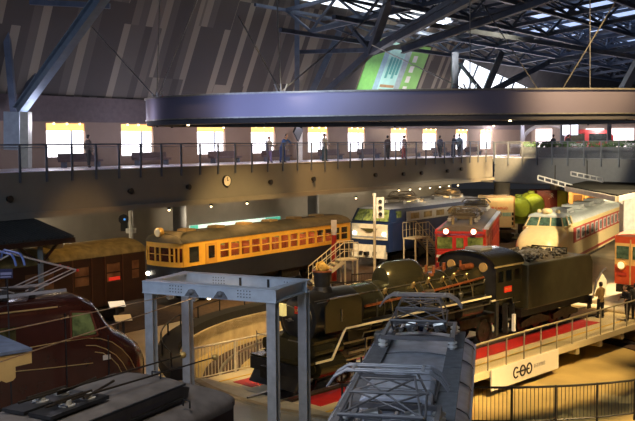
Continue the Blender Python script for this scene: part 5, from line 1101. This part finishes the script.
# ================= people =================
def limb_tube(bm,pts,n=10):
    rings=[]; pv=[Vector(p[:3]) for p in pts]; prev=None
    for i,p in enumerate(pts):
        d=(pv[min(i+1,len(pv)-1)]-pv[max(i-1,0)]).normalized(); a=(Vector((0,1,0))-d*d.y).normalized() if abs(d.y)<.9 else Vector((1,0,0)); b=d.cross(a); rings.append([pv[i]+(a*math.cos(2*PI*k/n)+b*math.sin(2*PI*k/n)*(p[4] if len(p)>4 else 1))*p[3] for k in range(n)])
    bm.loft(rings)
def person(label,loc,rz,coat,trou,hair,scale=1,lean=0,step=.12,arms='down',loc_group=None):
    t=thing('person',label,'person',loc,rz); t.scale=(scale,)*3   # faces +x
    L_=lean; sh=(.0+L_*.45,1.42-.1*abs(L_)); hd_=(L_*.62+.02,1.62-.14*abs(L_))
    sk=M('skin',(.55,.32,.2),.6)
    if arms=='rail': hand=(.42+L_*.4,1.12); elb=(.25+L_*.4,1.15)
    elif arms=='front': hand=(.28,1.08); elb=(.06,1.08)
    else: hand=(.08,.78); elb=(-.04,1.08)
    # one continuous body
    bm=MB()
    limb_tube(bm,[(0,0,.85,.1,1.2),(0,0,.95,.14,.8),(L_*.15,0,1.1,.13,.75),(L_*.35,0,1.3,.16,.7),(sh[0],0,sh[1],.14,.7),(hd_[0]-.02,0,hd_[1]-.12,.05),(hd_[0],0,hd_[1]-.08,.06),(hd_[0]+.01,0,hd_[1],.085),(hd_[0],0,hd_[1]+.07,.08),(hd_[0]-.01,0,hd_[1]+.11,.03)],12)
    bm.sph((hd_[0]+.09,0,hd_[1]-.01),.016,n=6)
    for s_ in(-1,1):
        bm.sph((hd_[0]-.01,s_*.085,hd_[1]),.018,n=6); bm.sph((hd_[0]+.075,s_*.03,hd_[1]+.015),.009,n=6)
        limb_tube(bm,[(sh[0],s_*.16,sh[1]-.02,.06),(elb[0],s_*.23,elb[1],.045),(hand[0],s_*.2,hand[1],.03)],8)
        hx,hz=hand; bm.sph((hx+.03,s_*.2,hz-.03),.035,(1,.5,1),n=8)
        for f in range(4): bm.cyl((hx+.04-.0+f*.012,s_*.2,hz-.05),(hx+.045+f*.014,s_*.2,hz-.12-.008*(f in(1,2))),.007,n=5)
        bm.cyl((hx+.05,s_*.18,hz-.03),(hx+.085,s_*.165,hz-.07),.008,n=5)
        limb_tube(bm,[(0,s_*.09,.9,.09),(s_*step*.5+.02,s_*.1,.48,.06),(s_*step,s_*.1,.08,.04)],8)
    b=bm.build('body',sk,t,smooth=True)
    bm=MB(); limb_tube(bm,[(0,0,.78,.17,.75),(0,0,.95,.165,.75),(L_*.15,0,1.1,.155,.75),(L_*.35,0,1.3,.18,.68),(sh[0],0,sh[1]-.01,.17,.65),(sh[0]+.01,0,sh[1]+.05,.08,.9)],14)
    for s_ in(-1,1): limb_tube(bm,[(sh[0],s_*.14,sh[1]-.02,.075),(sh[0]*.6+elb[0]*.4,s_*.2,sh[1]*.6+elb[1]*.4,.07),(elb[0],s_*.235,elb[1],.06),(hand[0]-.02,s_*.205,hand[1]+.03,.042)],8)
    bm.build('coat',coat,t,smooth=True)
    bm=MB()
    for s_ in(-1,1): limb_tube(bm,[(0,s_*.07,.92,.11),(s_*step*.25,s_*.09,.7,.1),(s_*step*.5+.02,s_*.1,.47,.075),(s_*step,s_*.1,.09,.06)],8)
    bm.build('trousers',trou,t,smooth=True)
    bm=MB()
    for s_ in(-1,1): bm.sph((s_*step+.05,s_*.1,.05),.06,(2.0,.8,.8),n=10)
    bm.build('shoes',M('shoe_black',(.02,.02,.02),.4),t,smooth=True)
    bm=MB(); bm.sph((hd_[0]-.02,0,hd_[1]+.045),.1,(1,.95,.85),n=12); bm.sph((hd_[0]-.05,0,hd_[1]-.01),.085,(.8,1,1),n=10); bm.build('hair',hair,t,smooth=True)
    return t
hb=M('hair_black',(.015,.012,.01),.5)
cm=lambda n,c:M('cloth_'+n,c,.8,0,.2,8)
p=P(600.5,312,42.3); person('person in tan padded coat and black trousers standing behind the tender',(p.x,p.y,-.1),R(120),cm('tan',(.3,.2,.07)),cm('blacktr',(.012,.012,.012)),hb,1.0,0,.06,'front')
p=P(627.5,312,41.5); person('person in black coat bending slightly near the right edge of the photo',(p.x,p.y,-.1),R(200),cm('black',(.015,.015,.02)),cm('blacktr',(.012,.012,.012)),hb,1.0,.25,.08,'front')
p=P(635,312,41.8); person('person in dark clothes cut off by the right photo edge',(p.x,p.y,-.1),R(60),cm('grey',(.04,.04,.04)),cm('blacktr',(.012,.012,.012)),hb,1.0,0,.06)
for px,off,rz,coat,trou,lean,arms,sc_,lab in (
 (283,1.15,BR-PI/2,(.05,.12,.32),(.04,.08,.25),.5,'rail',1.05,'person in blue jacket leaning forward beside the balcony rail left of centre'),
 (270,2.2,BR-PI/2,(.7,.7,.7),(.3,.25,.5),0,'front',.95,'person in white top standing left of the leaning person in blue'),
 (325,1.4,BR-PI/2,(.7,.72,.7),(.03,.08,.1),0,'front',1.05,'person in white shirt and dark teal skirt on the balcony near the middle'),
 (388,2.4,BR,(.08,.06,.06),(.05,.05,.05),0,'down',1.0,'person in dark top on the balcony above the blue locomotive roof'),
 (404,1.2,BR-PI/2,(.8,.6,.62),(.5,.12,.12),0,'front',1.0,'person in pale pink top on the balcony above the blue locomotive roof'),
 (440,2.2,BR,(.1,.1,.15),(.05,.05,.06),0,'down',1.0,'person in dark jacket on the balcony, left of the pair near the corner'),
 (453,1.5,BR-PI/2,(.05,.07,.12),(.03,.04,.08),.2,'front',1.05,'person in navy coat at the rail, left of the pair near the balcony corner'),
 (459,1.9,BR,(.2,.25,.3),(.05,.05,.06),0,'down',1.08,'taller person in grey jacket at the balcony corner beside the one in navy'),
 (90,4.5,BR,(.15,.12,.1),(.05,.05,.05),0,'down',1.0,'person in brown coat far left on the balcony before the first bright window')):
    a=BO+BN*off; d=fw+rt*((px-317.5)/FPX); M2=Matrix(((BD.x,-d.x),(BD.y,-d.y))); s_=M2.inverted()@Vector((-a.x,-a.y)); q=a+BD*s_[0]
    person(lab,(q.x,q.y,7.14),rz,cm(lab[:30].replace(' ','_'),coat),cm(lab[:30].replace(' ','_')+'_t',trou),hb,sc_,lean,.07,arms)
for k,(px,lab) in enumerate(((523,'person in dark coat behind the right gallery railing left of the arch'),(562,'person in grey coat behind the right gallery railing under the arch'))):
    p=P(px,150,66); 
    s_=(p-RO).dot(RD); person(lab,RB(s_,1.9,7.1),.5,cm('gal%d'%k,(.05,.05,.07)),cm('blacktr',(.01,.01,.01)),hb,1.0,0,.06)
# ---------------- small floor items ----------------
for i,(px,D,lab) in enumerate(((455,75,'first'),)): pass
p=G(420,262,-.1)
o=thing('queue_fence','low dark barred fence behind the engine boiler in front of the blue locomotive','fence',(P(352,282,50.5).x,50.5,-.1),R(24))
bm=MB(); bm.cyl((0,0,1.0),(5.4,0,1.0),.03); bm.cyl((0,0,.1),(5.4,0,.1),.02)
for i in range(54): bm.cyl((i*.1,0,.1),(i*.1,0,1.0),.012,n=4)
bm.build('bars',blackmetal,o)
for i in range(4): bm=MB(); bm.box(i*1.8-.03,i*1.8+.03,-.03,.03,0,1.05); bm.build('post',blackmetal,o)
